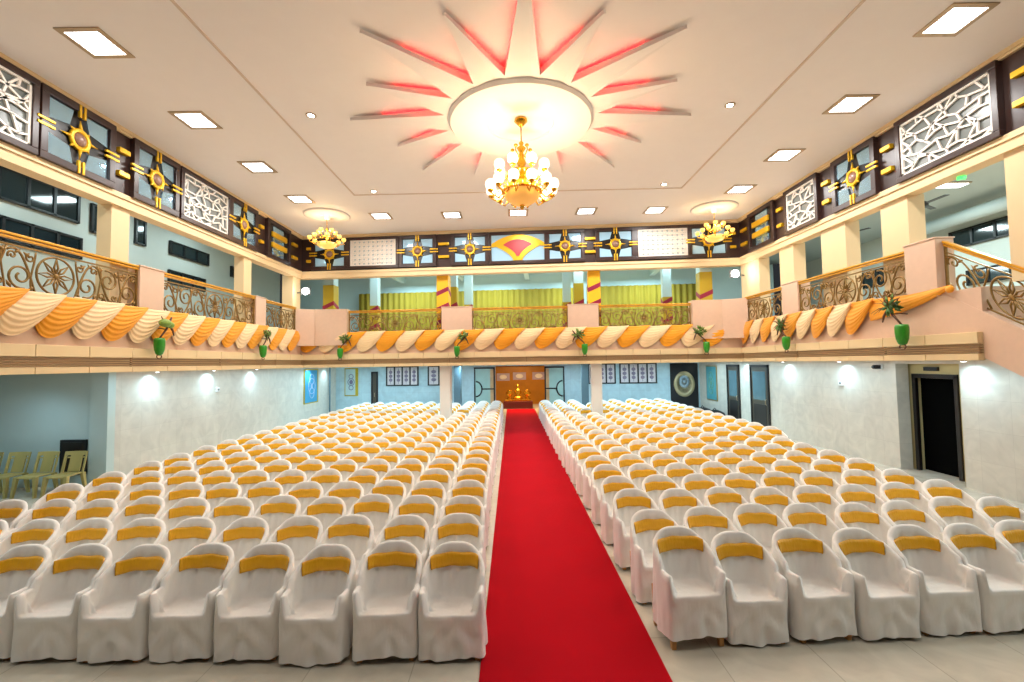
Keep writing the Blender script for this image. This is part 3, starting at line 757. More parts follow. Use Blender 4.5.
# ------------------------------------------------------------------ chandeliers
def chandelier_big():
    t = thing('crystal_chandelier', 'large gilded chandelier with tiers of white globes under the sunburst', 'chandelier', (CH[0], CH[1], 0))
    b = MB(); b.lathe([(.02, 7.38), (.12, 7.37), (.13, 7.33), (.06, 7.26), (.015, 7.21)], 20); b.build('canopy', M_brass, t)
    b = MB(); b.tube([(0, 0, 7.25), (0, 0, 6.9)], .012, 6); b.build('rod', M_brass, t)
    b = MB(); b.lathe([(.01, 6.95), (.05, 6.9), (.03, 6.85), (.09, 6.8), (.04, 6.72), (.05, 6.6), (.09, 6.5), (.05, 6.4), (.06, 6.25), (.12, 6.15), (.3, 6.1), (.36, 6.02), (.37, 5.95), (.34, 5.93), (.05, 5.92)], 24); b.build('column', M_brass, t)
    b = MB(); b.lathe([(.36, 5.95), (.35, 5.88), (.29, 5.78), (.18, 5.71), (.05, 5.68), (.01, 5.67)], 28); bw = b.build('bowl', M_bowl, t); bw['label'] = 'glowing amber glass bowl'
    b = MB(); b.lathe([(.01, 5.70), (.05, 5.68), (.04, 5.63), (.005, 5.58)], 12); b.build('finial', M_brass, t)
    b = MB(); b.lathe([(.36, 5.96), (.4, 5.98), (.4, 5.93), (.36, 5.92)], 32); b.lathe([(.2, 6.3), (.28, 6.32), (.28, 6.27), (.2, 6.26)], 28); b.build('hoop', M_brass, t)
    for n, r, z, zr in ((12, .62, 6.0, 5.95), (8, .46, 6.38, 6.3)):
        for i in range(n):
            a = 2 * PI * (i + .5) / n; ca, sa = math.cos(a), math.sin(a)
            b = MB(); b.tube([(ca * .3, sa * .3, zr), (ca * (r - .15), sa * (r - .15), zr - .16), (ca * r, sa * r, z - .12), (ca * r, sa * r, z - .07)], [.018, .016, .014, .014], 6)
            b.lathe([(.01, -.12), (.05, -.1), (.06, -.07), (.03, -.05)], 10, (ca * r, sa * r, z)); ar = b.build('arm', M_brass, t)
            b = MB(); b.lathe([(.035, -.07), (.085, -.03), (.1, .03), (.09, .09), (.06, .12), (.01, .122)], 14, (ca * r, sa * r, z)); b.build('globe', M_globe, ar)
    for i in range(5):
        a = 2 * PI * i / 5 + .3; ca, sa = math.cos(a), math.sin(a)
        b = MB(); b.tube([(ca * .03, sa * .03, 6.66), (ca * .12, sa * .12, 6.62), (ca * .19, sa * .19, 6.7), (ca * .18, sa * .18, 6.78)], .012, 6); b.lathe([(.005, 0), (.04, .02), (.035, .05), (.005, .055)], 8, (ca * .18, sa * .18, 6.76)); b.build('scroll', M_brass, t)
    b = MB(); rnd = random.Random(3)
    for i in range(40):
        a = 2 * PI * i / 40; r = .46 + .05 * (i % 2)
        b.ball((r * math.cos(a), r * math.sin(a), 5.93 + .05 * math.sin(i * 1.7)), .014, .014, .035, 6)
    for i in range(26):
        a = 2 * PI * i / 26
        b.ball((.33 * math.cos(a), .33 * math.sin(a), 6.24), .013, .013, .035, 6)
    cr = b.build('crystals', mat('crystal', 'f6ead2', .05, 0, trans=.6), t); cr['kind'] = 'stuff'
chandelier_big()
def chandelier_small(x, y, label):
    t = thing('small_chandelier', label, 'chandelier', (x, y, 0), 0, 'small gilded chandeliers at the far corners')
    b = MB(); b.lathe([(.72, 7.6), (.72, 7.57), (.66, 7.55), (.4, 7.54), (.36, 7.56), (.1, 7.55), (.08, 7.46), (.02, 7.44)], 40); b.build('ceiling_rose', M_ceil, t)
    b = MB(); b.tube([(0, 0, 7.5), (0, 0, 7.1)], .012, 6); b.lathe([(.01, 7.2), (.05, 7.1), (.03, 7.0), (.06, 6.85), (.03, 6.7), (.12, 6.62), (.12, 6.58), (.02, 6.57)], 16); b.build('column', M_brass, t)
    b = MB(); b.lathe([(.3, 6.66), (.3, 6.6), (.24, 6.53), (.12, 6.49), (.01, 6.48)], 22); b.build('bowl', M_globeY, t)
    for n, r, z in ((8, .52, 6.8), (5, .27, 7.03)):
        for i in range(n):
            a = 2 * PI * (i + .5) / n; ca, sa = math.cos(a), math.sin(a)
            b = MB(); b.tube([(ca * .05, sa * .05, z - .1), (ca * r * .6, sa * r * .6, z - .2), (ca * r, sa * r, z - .12), (ca * r, sa * r, z - .07)], .014, 6); ar = b.build('arm', M_brass, t)
            b = MB(); b.lathe([(.025, -.06), (.06, -.03), (.075, .02), (.062, .065), (.01, .08)], 12, (ca * r, sa * r, z)); b.build('globe', M_globeY, ar)
chandelier_small(*SMALL[0], 'small gilded chandelier with amber globes at the left far corner')
chandelier_small(*SMALL[1], 'small gilded chandelier with amber globes at the right far corner')

# ------------------------------------------------------------------ ceiling light panels and downlights
def panel_light(x, y, label):
    t = thing('ceiling_light', label, 'ceiling light', (x, y, ZC), 0, 'square recessed ceiling lights')
    b = MB(); s, i_ = .33, .25
    b.bbox(-s, s, -s, -i_, -.02, .0, .006); b.bbox(-s, s, i_, s, -.02, 0, .006); b.bbox(-s, -i_, -i_, i_, -.02, 0, .006); b.bbox(i_, s, -i_, i_, -.02, 0, .006)
    b.build('frame', M_alu, t)
    MB().box(-i_, i_, -i_, i_, -.014, 0).build('diffuser', M_lit, t)
    b = MB(); b.box(-i_, i_, -.006, .006, -.022, -.014); b.build('louvre', M_alu, t)
LL = [f'square ceiling light, {n} from the stage end in the left row' for n in ORD[:4]] + [f'square ceiling light, {n} from the left in the far row' for n in ORD[:5]] + \
     [f'square ceiling light, {n} from the stage end in the right row' for n in ('fourth', 'third', 'second', 'first')]
for (x, y), l in zip(PANELS, LL): panel_light(x, y, l)
DL = ['round white downlight left of the sunburst rays', 'round white downlight right of the sunburst rays', 'small far downlight above the left of the far frieze', 'small far downlight above the right of the far frieze']
for (x, y), l in zip(DOWN, DL):
    t = thing('downlight', l, 'ceiling light', (x, y, ZC), 0, 'round ceiling downlights')
    MB().lathe([(.1, 0), (.1, -.012), (.075, -.02), (.07, -.012)], 20).build('rim', M_alu, t)
    MB().lathe([(.068, -.004), (.05, -.02), (.01, -.026)], 16).build('lamp', M_bulb, t)
for (x, y, z), l in zip(FLOOD, ('glaring white floodlight on the left corner column above the corner pier', 'glaring white floodlight on the right corner column above the corner pier')):
    t = thing('floodlight', l, 'floodlight', (x, y, z), 0, 'corner floodlights')
    MB().bbox(-.16, .16, .06, .16, -.13, .13, .03).build('housing', M_grey, t)
    MB().lathe([(.13, .0), (.12, .03), (.07, .055), (.01, .065)], 20, (0, .07, 0), axis='y').build('lamp', M_bulb, t)
    sx = -1 if x < 0 else 1
    MB().tube([(0, .1, 0), (sx * .2, .25, .0), (sx * .5, .35, -.02)], .025, 6).build('bracket', M_grey, t)

# ------------------------------------------------------------------ gallery interiors
def window(loc, rz, w, h, n, label, nm='gallery_window'):
    t = thing(nm, label, 'window', loc, rz); W, H = w / 2, h / 2; b = MB()
    b.bbox(-W, W, -.05, .03, H - .06, H, .008); b.bbox(-W, W, -.05, .03, -H, -H + .06, .008)
    for i in range(n + 1):
        x = -W + .03 + (w - .06) * i / n; b.box(x - .035, x + .035, -.05, .03, -H, H)
    b.build('frame', M_frame, t)
    for i in range(n):
        MB().box(-W + w * i / n + .03, -W + w * (i + 1) / n - .03, -.02, .0, -H + .05, H - .05).build('pane', M_window, t)
    return t
window((-11.97, 10.5, 7.08), R(90), 4.0, .8, 6, 'wide dark gallery window above the nearest left railing')
window((-11.97, 13.1, 6.98), R(90), .46, .84, 1, 'narrow dark gallery window just before the nearest left column')
window((-11.97, 10.3, 6.0), R(90), 4.6, .6, 7, 'long dark window strip just above the nearest left handrail')
window((-11.97, 14.6, 7.06), R(90), .42, .84, 1, 'single narrow dark gallery window right of the nearest left column')
window((-11.97, 16.9, 6.9), R(90), 2.05, .48, 3, 'three-pane dark gallery window between the two left columns')
window((-11.97, 16.8, 5.85), R(90), 1.9, .5, 3, 'low three-pane dark window over the middle left railing')
window((-11.97, 19.85, 6.75), R(90), .95, .46, 2, 'small blue-grey gallery window just before the farther left column')
window((14.97, 14.2, 6.55), R(-90), 2.2, .6, 3, 'dark three-pane window strip seen through the widest right opening')
window((14.97, 18.4, 5.9), R(-90), 1.6, .7, 2, 'dark window seen low through the second right opening')
window((14.97, 13.8, 5.2), R(-90), 2.0, .5, 3, 'low dark window behind the stair railing')
def duct(x, y0, y1, z, label):
    b = MB(); b.tube([(0, y0, z), (0, y1, z)], .2, 14); o = b.build('air_duct', M_gceil, None, (x, 0, 0)); tag(o, label, 'duct')
duct(14.3, 11, 16.5, 7.05, 'pale round air duct along the right gallery wall above the windows')
def fan_ceiling(x, y, zc_, label, rot):
    t = thing('ceiling_fan', label, 'fan', (x, y, zc_), rot, 'dark ceiling fans in the right gallery')
    MB().tube([(0, 0, 0), (0, 0, -.75)], .018, 6).build('rod', M_frame, t)
    MB().lathe([(.02, -.68), (.06, -.74), (.14, -.8), (.14, -.86), (.05, -.9), (.01, -.9)], 16).build('motor', M_frame, t)
    for i in range(3):
        a = 2 * PI * i / 3; b = MB(); b.bbox(.12, .72, -.065, .065, -.84, -.825, .005)
        b.map(lambda x, y, z: (x * math.cos(a) - y * math.sin(a), x * math.sin(a) + y * math.cos(a), z)); b.build('blade', M_frame, t)
fan_ceiling(10.9, 11.85, 7.5, 'dark ceiling fan in the widest right gallery opening', .5)
fan_ceiling(10.9, 14.6, 7.5, 'dark ceiling fan in the second right gallery opening', .9)
t = thing('gallery_light', 'bright rectangular ceiling lamp inside the widest right gallery opening', 'ceiling light', (12.4, 12.6, 7.5))
MB().bbox(-.45, .45, -.2, .2, -.04, 0, .01).build('frame', M_alu, t); MB().box(-.4, .4, -.15, .15, -.05, -.035).build('diffuser', M_lit, t)
t = thing('exit_light', 'small green cross-shaped light under the right beam', 'sign', (8.35, 8.25, 5.97))
MB().bbox(-.07, .07, -.02, .02, -.06, 0, .01).bbox(-.03, .03, -.07, .07, -.05, -.01, .01).build('lamp', mat('green_led', '30d050', .4, emit=(.1, 1, .2), estr=1.5), t)
# far gallery: curtains, wrapped columns
def curtain(x0, x1, d, z0, z1, label, seed):
    rnd = random.Random(seed); n = int((x1 - x0) / .045); vs = []; fs = []
    for s_ in (0, 1):
        for i in range(n + 1):
            x = x0 + (x1 - x0) * i / n; y = d + .05 * math.sin(i * .95 + seed) + .02 * math.sin(i * .31) + s_ * .015
            for z in (z0, z1): vs.append((x, y + (.02 * math.sin(i * .5) if z == z0 else 0), z))
    for s_ in (0, 1):
        for i in range(n):
            a = s_ * 2 * (n + 1) + 2 * i; fs.append((a, a + 1, a + 3, a + 2))
    b = MB(); b.add(vs, fs, 0, True)
    o = b.build('curtain', M_curt, None, (0, Y0, 0), FAR_RZ)
    return tag(o, label, 'curtain', 'olive curtains of the far gallery')
curtain(-8.6, -2.9, 6.6, ZG, 6.4, 'olive pleated curtain across the left third of the far gallery', 1)
curtain(-2.7, 3.1, 6.65, ZG, 6.42, 'olive pleated curtain across the middle of the far gallery', 2)
curtain(3.3, 8.9, 6.6, ZG, 6.45, 'olive pleated curtain across the right third of the far gallery', 3)
kk = k
def wrapped(x, d, w, z1, label, mode):
    """square gallery column; mode 0: yellow with maroon bands, 1: pale above an olive wrap, 2: bare pale blue with a short wrap"""
    base, rz = face('far', x, d)
    t = thing('wrapped_pillar', label, 'pillar', (base[0], base[1], ZG), rz); t['kind'] = 'structure'
    H = z1 - ZG; W = w / 2; zw = {0: H, 1: 2.0, 2: 1.35}[mode]
    MB().bbox(-W, W, -W, W, 0, H, .01).build('shaft', M_blue, t)
    e = W + .012; MB().bbox(-e, e, -e, e, 0, zw, .012).build('wrap', {0: M_yel, 1: M_olive, 2: M_olive}[mode], t)
    for z in ((.25, .75, 1.35) if mode == 0 else (.25, 1.0)):
        f_ = W + .02; s = .2; h = .16
        P = []
        for hh in (0, h):
            P += [(-f_, -f_, z + hh), (f_, -f_, z + hh + s), (f_, f_, z + hh), (-f_, f_, z + hh + s)]
        b = MB(); b.add(P, [(0, 1, 5, 4), (1, 2, 6, 5), (2, 3, 7, 6), (3, 0, 4, 7), (0, 3, 2, 1), (4, 5, 6, 7)]); b.build('band', M_mar, t)
wrapped(-2.58, .45, .42, 6.0, 'yellow wrapped column with maroon spiral bands, left of centre in far gallery', 0)
wrapped(3.05, .45, .42, 6.0, 'yellow wrapped column with maroon spiral bands, right of centre in far gallery', 0)
wrapped(-2.6, 2.2, .38, 7.25, 'pale column with olive lower wrap behind the left banded column', 1)
wrapped(2.6, 2.2, .38, 7.25, 'pale column with olive lower wrap behind the right banded column', 1)
wrapped(-7.3, 1.0, .42, 7.25, 'pale column with olive lower wrap behind the left corner pier', 1)
wrapped(7.05, .6, .42, 7.25, 'pale column with olive lower wrap behind the right corner pier', 1)
for x, d, l in ((-6.1, 2.6, 'slim pale blue column behind the left far railing'), (-2.08, 3.0, 'slim pale blue column just right of the left banded column'), (2.15, 3.0, 'slim pale blue column just left of the right banded column'), (6.1, 2.2, 'slim pale blue column behind the right far railing')):
    wrapped(x, d, .34, 7.25, l, 2)

# ------------------------------------------------------------------ below the far gallery
for x, l in ((-2.5, 'white round-edged pillar left of the carpet under the far gallery'), (3.05, 'white round-edged pillar right of the carpet under the far gallery')):
    base, rz = face('far', x, .35)
    o = MB().bbox(-.2, .2, -.2, .2, 0, ZS, .05).build('pillar', mat('white_stone', 'efe9df', .18, var=.03), None, base, rz); struct(o, l)
for x, l in ((-2.98, ''), (2.98, '')):
    base, rz = face('far', x, 4.9)
    struct(MB().bbox(-.16, .16, -.16, .16, 0, ZS, .02).build('pillar', M_gwall, None, base, rz))
def bpt(x, y, z):
    """point on the back wall's local frame"""
    v = Vector((x, y, z)); v.rotate(Matrix.Rotation(FAR_RZ, 3, 'Z')); return (v.x, v.y + Y0, v.z)
def screen(x0, x1, z0, z1, n, label):
    w_ = x1 - x0
    t = thing('panelled_window', label, 'window', bpt((x0 + x1) / 2, DB, 0), FAR_RZ, 'black framed panels on the back wall')
    W = w_ / 2; b = MB(); b.bbox(-W, W, -.06, 0, z0, z0 + .06, .01); b.bbox(-W, W, -.06, 0, z1 - .06, z1, .01)
    for i in range(n + 1): x = -W + w_ * i / n; b.box(x - .035, x + .035, -.06, 0, z0, z1)
    b.build('frame', M_frame, t)
    for i in range(n):
        xa, xb = -W + w_ * i / n + .035, -W + w_ * (i + 1) / n - .035
        p = MB().box(xa, xb, -.03, 0, z0 + .05, z1 - .05).build('pane', mat('pale_pink_panel', 'ddd3d6', .4, var=.05), t)
        xm = (xa + xb) / 2; h = z1 - z0; b = MB()
        for s_ in (.3, .5, .7): b.ball((xm, -.03, z0 + h * s_), (xb - xa) * .28, .015, h * .09, 10)
        b.tube([(xm, -.035, z0 + .1), (xm, -.035, z1 - .1)], .012, 5); b.build('motif', mat('faded_violet', '8d7f96', .5, var=.15), p)
    return t
screen(-7.05, -5.4, 1.55, 2.56, 4, 'black framed window of four patterned panels left of the carpet')
screen(-4.85, -4.3, 1.55, 2.56, 1, 'single patterned panel in a black frame beside the left white pillar')
screen(4.85, 6.6, 1.55, 2.56, 4, 'black framed window of four patterned panels right of the carpet')
screen(3.3, 4.6, 1.55, 2.56, 3, 'black framed window of three patterned panels beside the right white pillar')
# ring emblem panel
t = thing('ring_emblem_panel', 'tall black panel with a gold ring emblem on the back wall at right', 'wall panel', bpt(7.93, DB, 0), FAR_RZ)
MB().bbox(-.66, .66, -.05, 0, .35, 2.52, .01).build('board', M_black, t)
b = MB(); b.lathe([(.50, .05), (.50, .062), (.34, .062), (.34, .05)], 36, axis='y'); b.map(lambda x, y, z: (x, y, z * 1.25 + 1.5)); b.build('ring', mat('pale_gold', 'b8aa84', .4, .3), t)
b = MB(); b.lathe([(.24, .05), (.24, .06), (.12, .065), (.12, .05)], 30, axis='y'); b.map(lambda x, y, z: (x, y, z * 1.3 + 1.62)); b.ball((0, -.055, 1.62), .07, .015, .09); b.build('inner_ring', mat('pale_grey_blue', '8fa0aa', .4), t)
# posters
def poster(loc, rz, w, z0, z1, label, col, edge, motif):
    t = thing('poster', label, 'poster', loc, rz); W = w / 2
    MB().bbox(-W, W, -.04, 0, z0, z1, .008).build('frame', edge, t)
    MB().box(-W + .05, W - (.05 if edge != M_olive else .14), -.048, -.035, z0 + .05, z1 - .05).build('sheet', col, t)
    b = MB(); h = z1 - z0
    for s_, r_ in ((.3, .16), (.5, .24), (.7, .16)):
        b.tube([(r_ * w * math.cos(q_), -.052, z0 + h * s_ + r_ * w * math.sin(q_)) for q_ in [2 * PI * i / 16 for i in range(16)]], .018, 5, closed=True)
    b.ball((0, -.05, z0 + h * .5), .1, .012, .12); b.build('motif', motif, t)
poster((-9.2, 20.95, 0), R(90), 1.45, .95, 2.5, 'bright blue patterned poster with olive edge on the left wall', mat('poster_blue', '3f9cc9', .4, var=.1), M_olive, mat('poster_pale', 'a9bfe0', .5))
poster(bpt(-8.95, DB, 0), FAR_RZ, .72, 1.05, 2.5, 'pale patterned poster with an olive edge on the back wall at left', mat('poster_mint', 'b7cfd0', .4, var=.1), M_olive, mat('poster_violet', '75708f', .5))
poster((9.2, 21.0, 0), R(-90), 1.1, .8, 2.4, 'teal and tan framed poster on the far right wall', mat('poster_teal', '4f98a3', .4, var=.15), mat('tan_frame', '9a8352', .5), mat('poster_green', '6fa08a', .5))
# doors of the back and right walls
def door(name, loc, rz, w, h, label, glass=True):
    t = thing(name, label, 'door', loc, rz); t['kind'] = 'structure'; W = w / 2
    b = MB(); b.bbox(-W, -W + .09, -.06, .02, 0, h, .01); b.bbox(W - .09, W, -.06, .02, 0, h, .01); b.bbox(-W, W, -.06, .02, h - .09, h, .01); b.build('door_frame', M_door, t)
    lf = MB().bbox(-W + .09, W - .09, -.035, .02, 0, h - .09, .01).build('door_leaf', mat('door_olive', '4a4336', .4, var=.15), t)
    if glass:
        MB().bbox(-W + .2, W - .2, -.045, -.03, 1.15, h - .25, .006).build('pane', mat('door_blue_glass', '55747f', .15, var=.25, vscale=3), lf)
        MB().bbox(-W + .2, W - .2, -.045, -.03, .25, 1.0, .006).build('lower_panel', M_door, lf)
    MB().tube([(W - .16, -.04, 1.0), (W - .16, -.09, 1.02), (W - .16, -.09, 1.18), (W - .16, -.04, 1.2)], .012, 6).build('handle', M_alu, lf)
door('door_2', (9.2, 16.95, 0), R(-90), 1.25, 2.45, 'dark wooden door with patterned blue glass, nearer one on the right wall')
door('door_3', (9.2, 18.95, 0), R(-90), 1.05, 2.45, 'dark narrow wooden door, farther one on the right wall')
door('door_4', bpt(-7.7, DB, 0), FAR_RZ, .36, 2.3, 'narrow black doorway on the back wall at left', False)
struct(MB().bbox(-.03, .03, -.03, .03, 0, ZS, .01).build('trim_8', M_gwall, None, (-9.1, 22.9, 0)))
# glass entrance doors, one each side of the foyer opening
def entrance(name, x0, x1, sgn, label):
    t = thing(name, label, 'door', bpt((x0 + x1) / 2, DB - .02, 0), FAR_RZ); t['kind'] = 'structure'
    W = (x1 - x0) / 2; h = 2.45
    b = MB(); b.bbox(-W, -W + .07, -.05, .03, 0, h, .01); b.bbox(W - .07, W, -.05, .03, 0, h, .01); b.bbox(-W, W, -.05, .03, h - .08, h, .01); b.bbox(-W, W, -.05, .03, 0, .1, .01); b.build('door_frame', M_frame, t)
    MB().box(-W + .06, W - .06, -.015, .015, .09, h - .07).build('pane', mat('pale_green_glass', 'a9cdc8', .2, var=.1), t)
    b = MB(); cx = -sgn * (W - .1)
    b.tube([(cx + sgn * .3 * math.cos(q_), -.03, 1.35 + .38 * math.sin(q_)) for q_ in [-PI / 2 + PI * i / 14 for i in range(15)]], .035, 6)
    b.box(min(cx + sgn * .3, sgn * W), max(cx + sgn * .3, sgn * W), -.045, -.015, 1.32, 1.38); b.build('pull_handle', M_frame, t)
    MB().box(min(sgn * W * .55, sgn * W * .92), max(sgn * W * .55, sgn * W * .92), -.03, -.014, .12, h - .1).build('side_strip', mat('yellow_red_strip', 'cfa878', .4, var=.5, vscale=2.5), t)
entrance('door_5', -2.48, -1.41, 1, 'glass entrance door with half-round handle left of the foyer opening')
entrance('door_6', 1.1, 2.1, -1, 'glass entrance door with half-round handle right of the foyer opening')
# foyer altar
t = thing('golden_altar', 'golden ornamental altar table in the foyer at the end of the carpet', 'altar', (.35, 26.9, 0))
MB().bbox(-.85, .85, -.4, .4, 0, .42, .03).build('base', mat('altar_red', '5c1a10', .6), t)
MB().bbox(-.75, .75, -.35, .35, .42, .55, .03).build('table_top', M_brass, t)
for x in (-.5, .55):
    MB().lathe([(.02, .55), (.16, .56), (.08, .64), (.2, .78), (.22, .9), (.1, 1.0), (.14, 1.06), (.02, 1.07)], 16, (x, 0, 0)).build('urn', M_brass, t)
MB().lathe([(.03, .55), (.3, .56), (.26, .66), (.12, .75), (.22, .92), (.16, 1.1), (.06, 1.2), (.09, 1.3), (.02, 1.42)], 18, (0, 0, 0)).build('centrepiece', M_brass, t)
for x, z, l in ((-.55, 1.75, 'left'), (.5, 1.8, 'middle'), (1.75, 1.8, 'right')):
    t = thing('wall_plaque', f'pale framed plaque on the golden foyer wall, {l} of three', 'plaque', (x, 29.5, z))
    MB().bbox(-.42, .42, -.04, 0, -.24, .24, .02).build('frame', mat('plaque_lilac', 'b7a6b8', .4, var=.2), t)
    MB().ball((0, -.04, 0), .25, .03, .15).build('medallion', M_white, t)
t = thing('foyer_shelf', 'dark carved shelf high on the golden foyer wall', 'shelf', (.4, 29.4, 2.45))
MB().bbox(-1.7, 1.7, -.3, .1, 0, .06, .02).build('board', M_door, t)
for i in range(6): MB().lathe([(.01, .06), (.12, .07), (.08, .2), (.14, .3), (.03, .42)], 10, (-1.4 + i * .56, -.1, 0)).build('vase', M_melon, t)

# ------------------------------------------------------------------ small things on the walls and floor
def puck(loc, rz, label, nm, cat):
    t = thing(nm, label, cat, loc, rz)
    MB().bbox(-.09, .09, -.04, 0, -.07, .07, .02).build('plate', M_whitep, t); MB().bbox(-.03, .03, -.055, -.04, -.02, .03, .005).build('button', M_grey, t)
puck((-9.2, 14.3, 1.95), R(90), 'small white wall box below the middle wall light on the left wall', 'wall_box', 'wall box')
puck((9.2, 12.75, 1.95), R(-90), 'small white wall box below a wall light on the right wall', 'wall_box', 'wall box')
t = thing('security_camera', 'small black security camera high on the right wall', 'camera', (9.2, 11.35, 2.42), R(-90))
MB().bbox(-.06, .06, -.05, 0, -.06, .06, .01).build('mount', M_whitep, t); MB().bbox(-.05, .05, -.2, -.05, -.05, .05, .015).build('housing', M_black, t); MB().lathe([(.035, 0), (.03, .03)], 12, (0, -.2, 0), axis='y').build('lens', M_window, t)
for (x, y), l in zip(WASH_L + WASH_R, ('on the left wall nearest the stage', 'in the middle of the left wall', 'farthest along the left wall', 'on the right wall beside the wooden doors', 'in the middle of the right wall', 'under the stair past the dark doorway')):
    t = thing('wall_light', 'small lit wall washer lamp ' + l, 'lamp', (x, y, ZS), 0, 'wall washer lamps under the gallery')
    MB().lathe([(.07, 0), (.07, -.03), (.055, -.05)], 16).build('rim', M_alu, t); MB().lathe([(.052, -.03), (.04, -.055), (.01, -.06)], 14).build('lamp', M_lit, t)
rnd = random.Random(8)
for i, (x, y, r_) in enumerate(((8.55, 20.6, .44), (8.72, 19.75, .42), (7.85, 20.5, .36))):
    b = MB(); b.ball((0, 0, r_ * .62), r_, r_ * .8, r_ * .62, 16)
    b.v = [(x_ + .03 * math.sin(z_ * 21 + i), y_ + .03 * math.sin(x_ * 17), max(0, z_)) for x_, y_, z_ in b.v]
    b.tube([(-.08, 0, r_ * 1.15), (0, 0, r_ * 1.4), (.08, 0, r_ * 1.15)], .02, 6)
    tag(b.build('black_bag', M_black, None, (x, y, 0)), f'black bag on the floor by the far right doors, {("largest, nearest the poster", "middle-sized, nearest the doors", "smallest, nearest the chairs")[i]}', 'bag', 'black bags on the floor')
t = thing('wall_cabinet', 'low dark panel on the alcove wall behind the yellow chairs', 'panel', (-9.82, 10.46, 0))
MB().bbox(-.4, .18, -.06, 0, .28, 1.06, .01).build('frame', M_frame, t); MB().bbox(-.34, .12, -.07, -.05, .34, 1.0, .005).build('door', M_door, t)

# yellow plastic chairs in the alcove
def plastic_chair():
    t = thing('plastic_chair', 'x', 'chair', (0, 0, 0), 0, 'yellow plastic chairs in the alcove')
    # faces local -y
    vs = []; fs = []
    for s_ in (0, 1):
        for j in range(9):
            for i in range(9):
                u, v = i / 8 - .5, j / 8 - .5
                vs.append((u * (.44 - .04 * v), v * .44, .43 - .02 * math.cos(u * PI) * math.cos(v * PI) - (.05 * max(0, -v - .35) / .15 * .5) - s_ * .02))
    for s_ in (0, 1):
        for j in range(8):
            for i in range(8): a = s_ * 81 + j * 9 + i; fs.append((a, a + 1, a + 10, a + 9))
    ring = [i for i in range(9)] + [9 * j + 8 for j in range(1, 9)] + [72 + i for i in range(7, -1, -1)] + [9 * j for j in range(7, 0, -1)]
    for q_ in range(len(ring)): a, c_ = ring[q_], ring[(q_ + 1) % len(ring)]; fs.append((a, c_, c_ + 81, a + 81))
    MB().add(vs, fs, 0, True).build('seat', M_plast, t)
    b = MB()
    lean = lambda x, y, z: (x, y + (z - .43) * .24 - .04 * (x / .22) ** 2, z)
    def bx(x0, x1, z0, z1):
        n = 6
        for i in range(n): b.box(x0 + (x1 - x0) * i / n, x0 + (x1 - x0) * (i + 1) / n + .0005, .2, .225, z0, z1)
    bx(-.23, .23, .78, .86); bx(-.12, .12, .44, .78); bx(-.23, -.19, .42, .79); bx(.19, .23, .42, .79); bx(-.19, -.12, .72, .745); bx(.12, .19, .72, .745)
    b.map(lean); b.build('backrest', M_plast, t)
    for sx in (-1, 1):
        for sy in (-1, 1):
            top, bot = (sx * .2, sy * .19, .425), (sx * .235, sy * .235, 0)
            b = MB(); w1, w2 = .035, .022
            b.add([(top[0] - w1, top[1] - w1, top[2]), (top[0] + w1, top[1] - w1, top[2]), (top[0] + w1, top[1] + w1, top[2]), (top[0] - w1, top[1] + w1, top[2]),
                   (bot[0] - w2, bot[1] - w2, 0), (bot[0] + w2, bot[1] - w2, 0), (bot[0] + w2, bot[1] + w2, 0), (bot[0] - w2, bot[1] + w2, 0)],
                  [(0, 1, 2, 3), (7, 6, 5, 4), (0, 4, 5, 1), (1, 5, 6, 2), (2, 6, 7, 3), (3, 7, 4, 0)]); b.build('leg', M_plast, t)
    return t
pc = plastic_chair(); first = True
for x, l in ((-9.52, 'yellow plastic chair nearest the main hall, before the low dark panel in the alcove'), (-10.14, 'second yellow plastic chair from the hall in the alcove'), (-10.76, 'third yellow plastic chair from the hall in the alcove'), (-11.36, 'fourth yellow plastic chair from the hall in the alcove, cut by the picture edge')):
    if first: pc.location = (x, 9.82, 0); pc.rotation_euler = (0, 0, R(3)); pc['label'] = l; first = False
    else: clone(pc, (x, 9.82, 0), R(3 + (x * 37) % 8 - 4), l)

# ------------------------------------------------------------------ the covered chairs
def outline(a, yf, yb, n=84):
    """closed outline, front edge straight at yf, round corners, bowed back at yb; starts at front centre and runs to +x"""
    raw = []
    yc_ = (yf + yb) / 2 - .03
    for i in range(400):
        q_ = -PI / 2 + 2 * PI * i / 400; cs, sn = math.cos(q_), math.sin(q_)
        e = 7. if sn < 0 else 3.2
        raw.append((a * math.copysign(abs(cs) ** (2 / e), cs), yc_ + ((yc_ - yf) if sn < 0 else (yb - yc_)) * math.copysign(abs(sn) ** (2 / e), sn)))
    d = [0]
    for i in range(400): p, r = raw[i], raw[(i + 1) % 400]; d.append(d[-1] + math.hypot(r[0] - p[0], r[1] - p[1]))
    out = []; j = 0
    for i in range(n):
        s = d[-1] * i / n
        while d[j + 1] < s: j += 1
        f = (s - d[j]) / (d[j + 1] - d[j]); p, r = raw[j], raw[(j + 1) % 400]
        out.append((p[0] + (r[0] - p[0]) * f, p[1] + (r[1] - p[1]) * f))
    return out
SEAT = .42
def rimh(x, y):
    ax = abs(x)
    arch = .62 + .265 * max(0, 1 - (ax / .303) ** 2.8) ** .52
    arm = .60 + max(0, min(1, (y + .2) / .34)) * .19
    if y < -.1:
        t = max(0, min(1, (ax - .245) / .03)); t = t * t * (3 - 2 * t)
        return (SEAT - .005) * (1 - t) + .60 * t
    f = max(0, min(1, (y - .02) / .1)); f = f * f * (3 - 2 * f)
    return arm * (1 - f) + max(arm, arch) * f
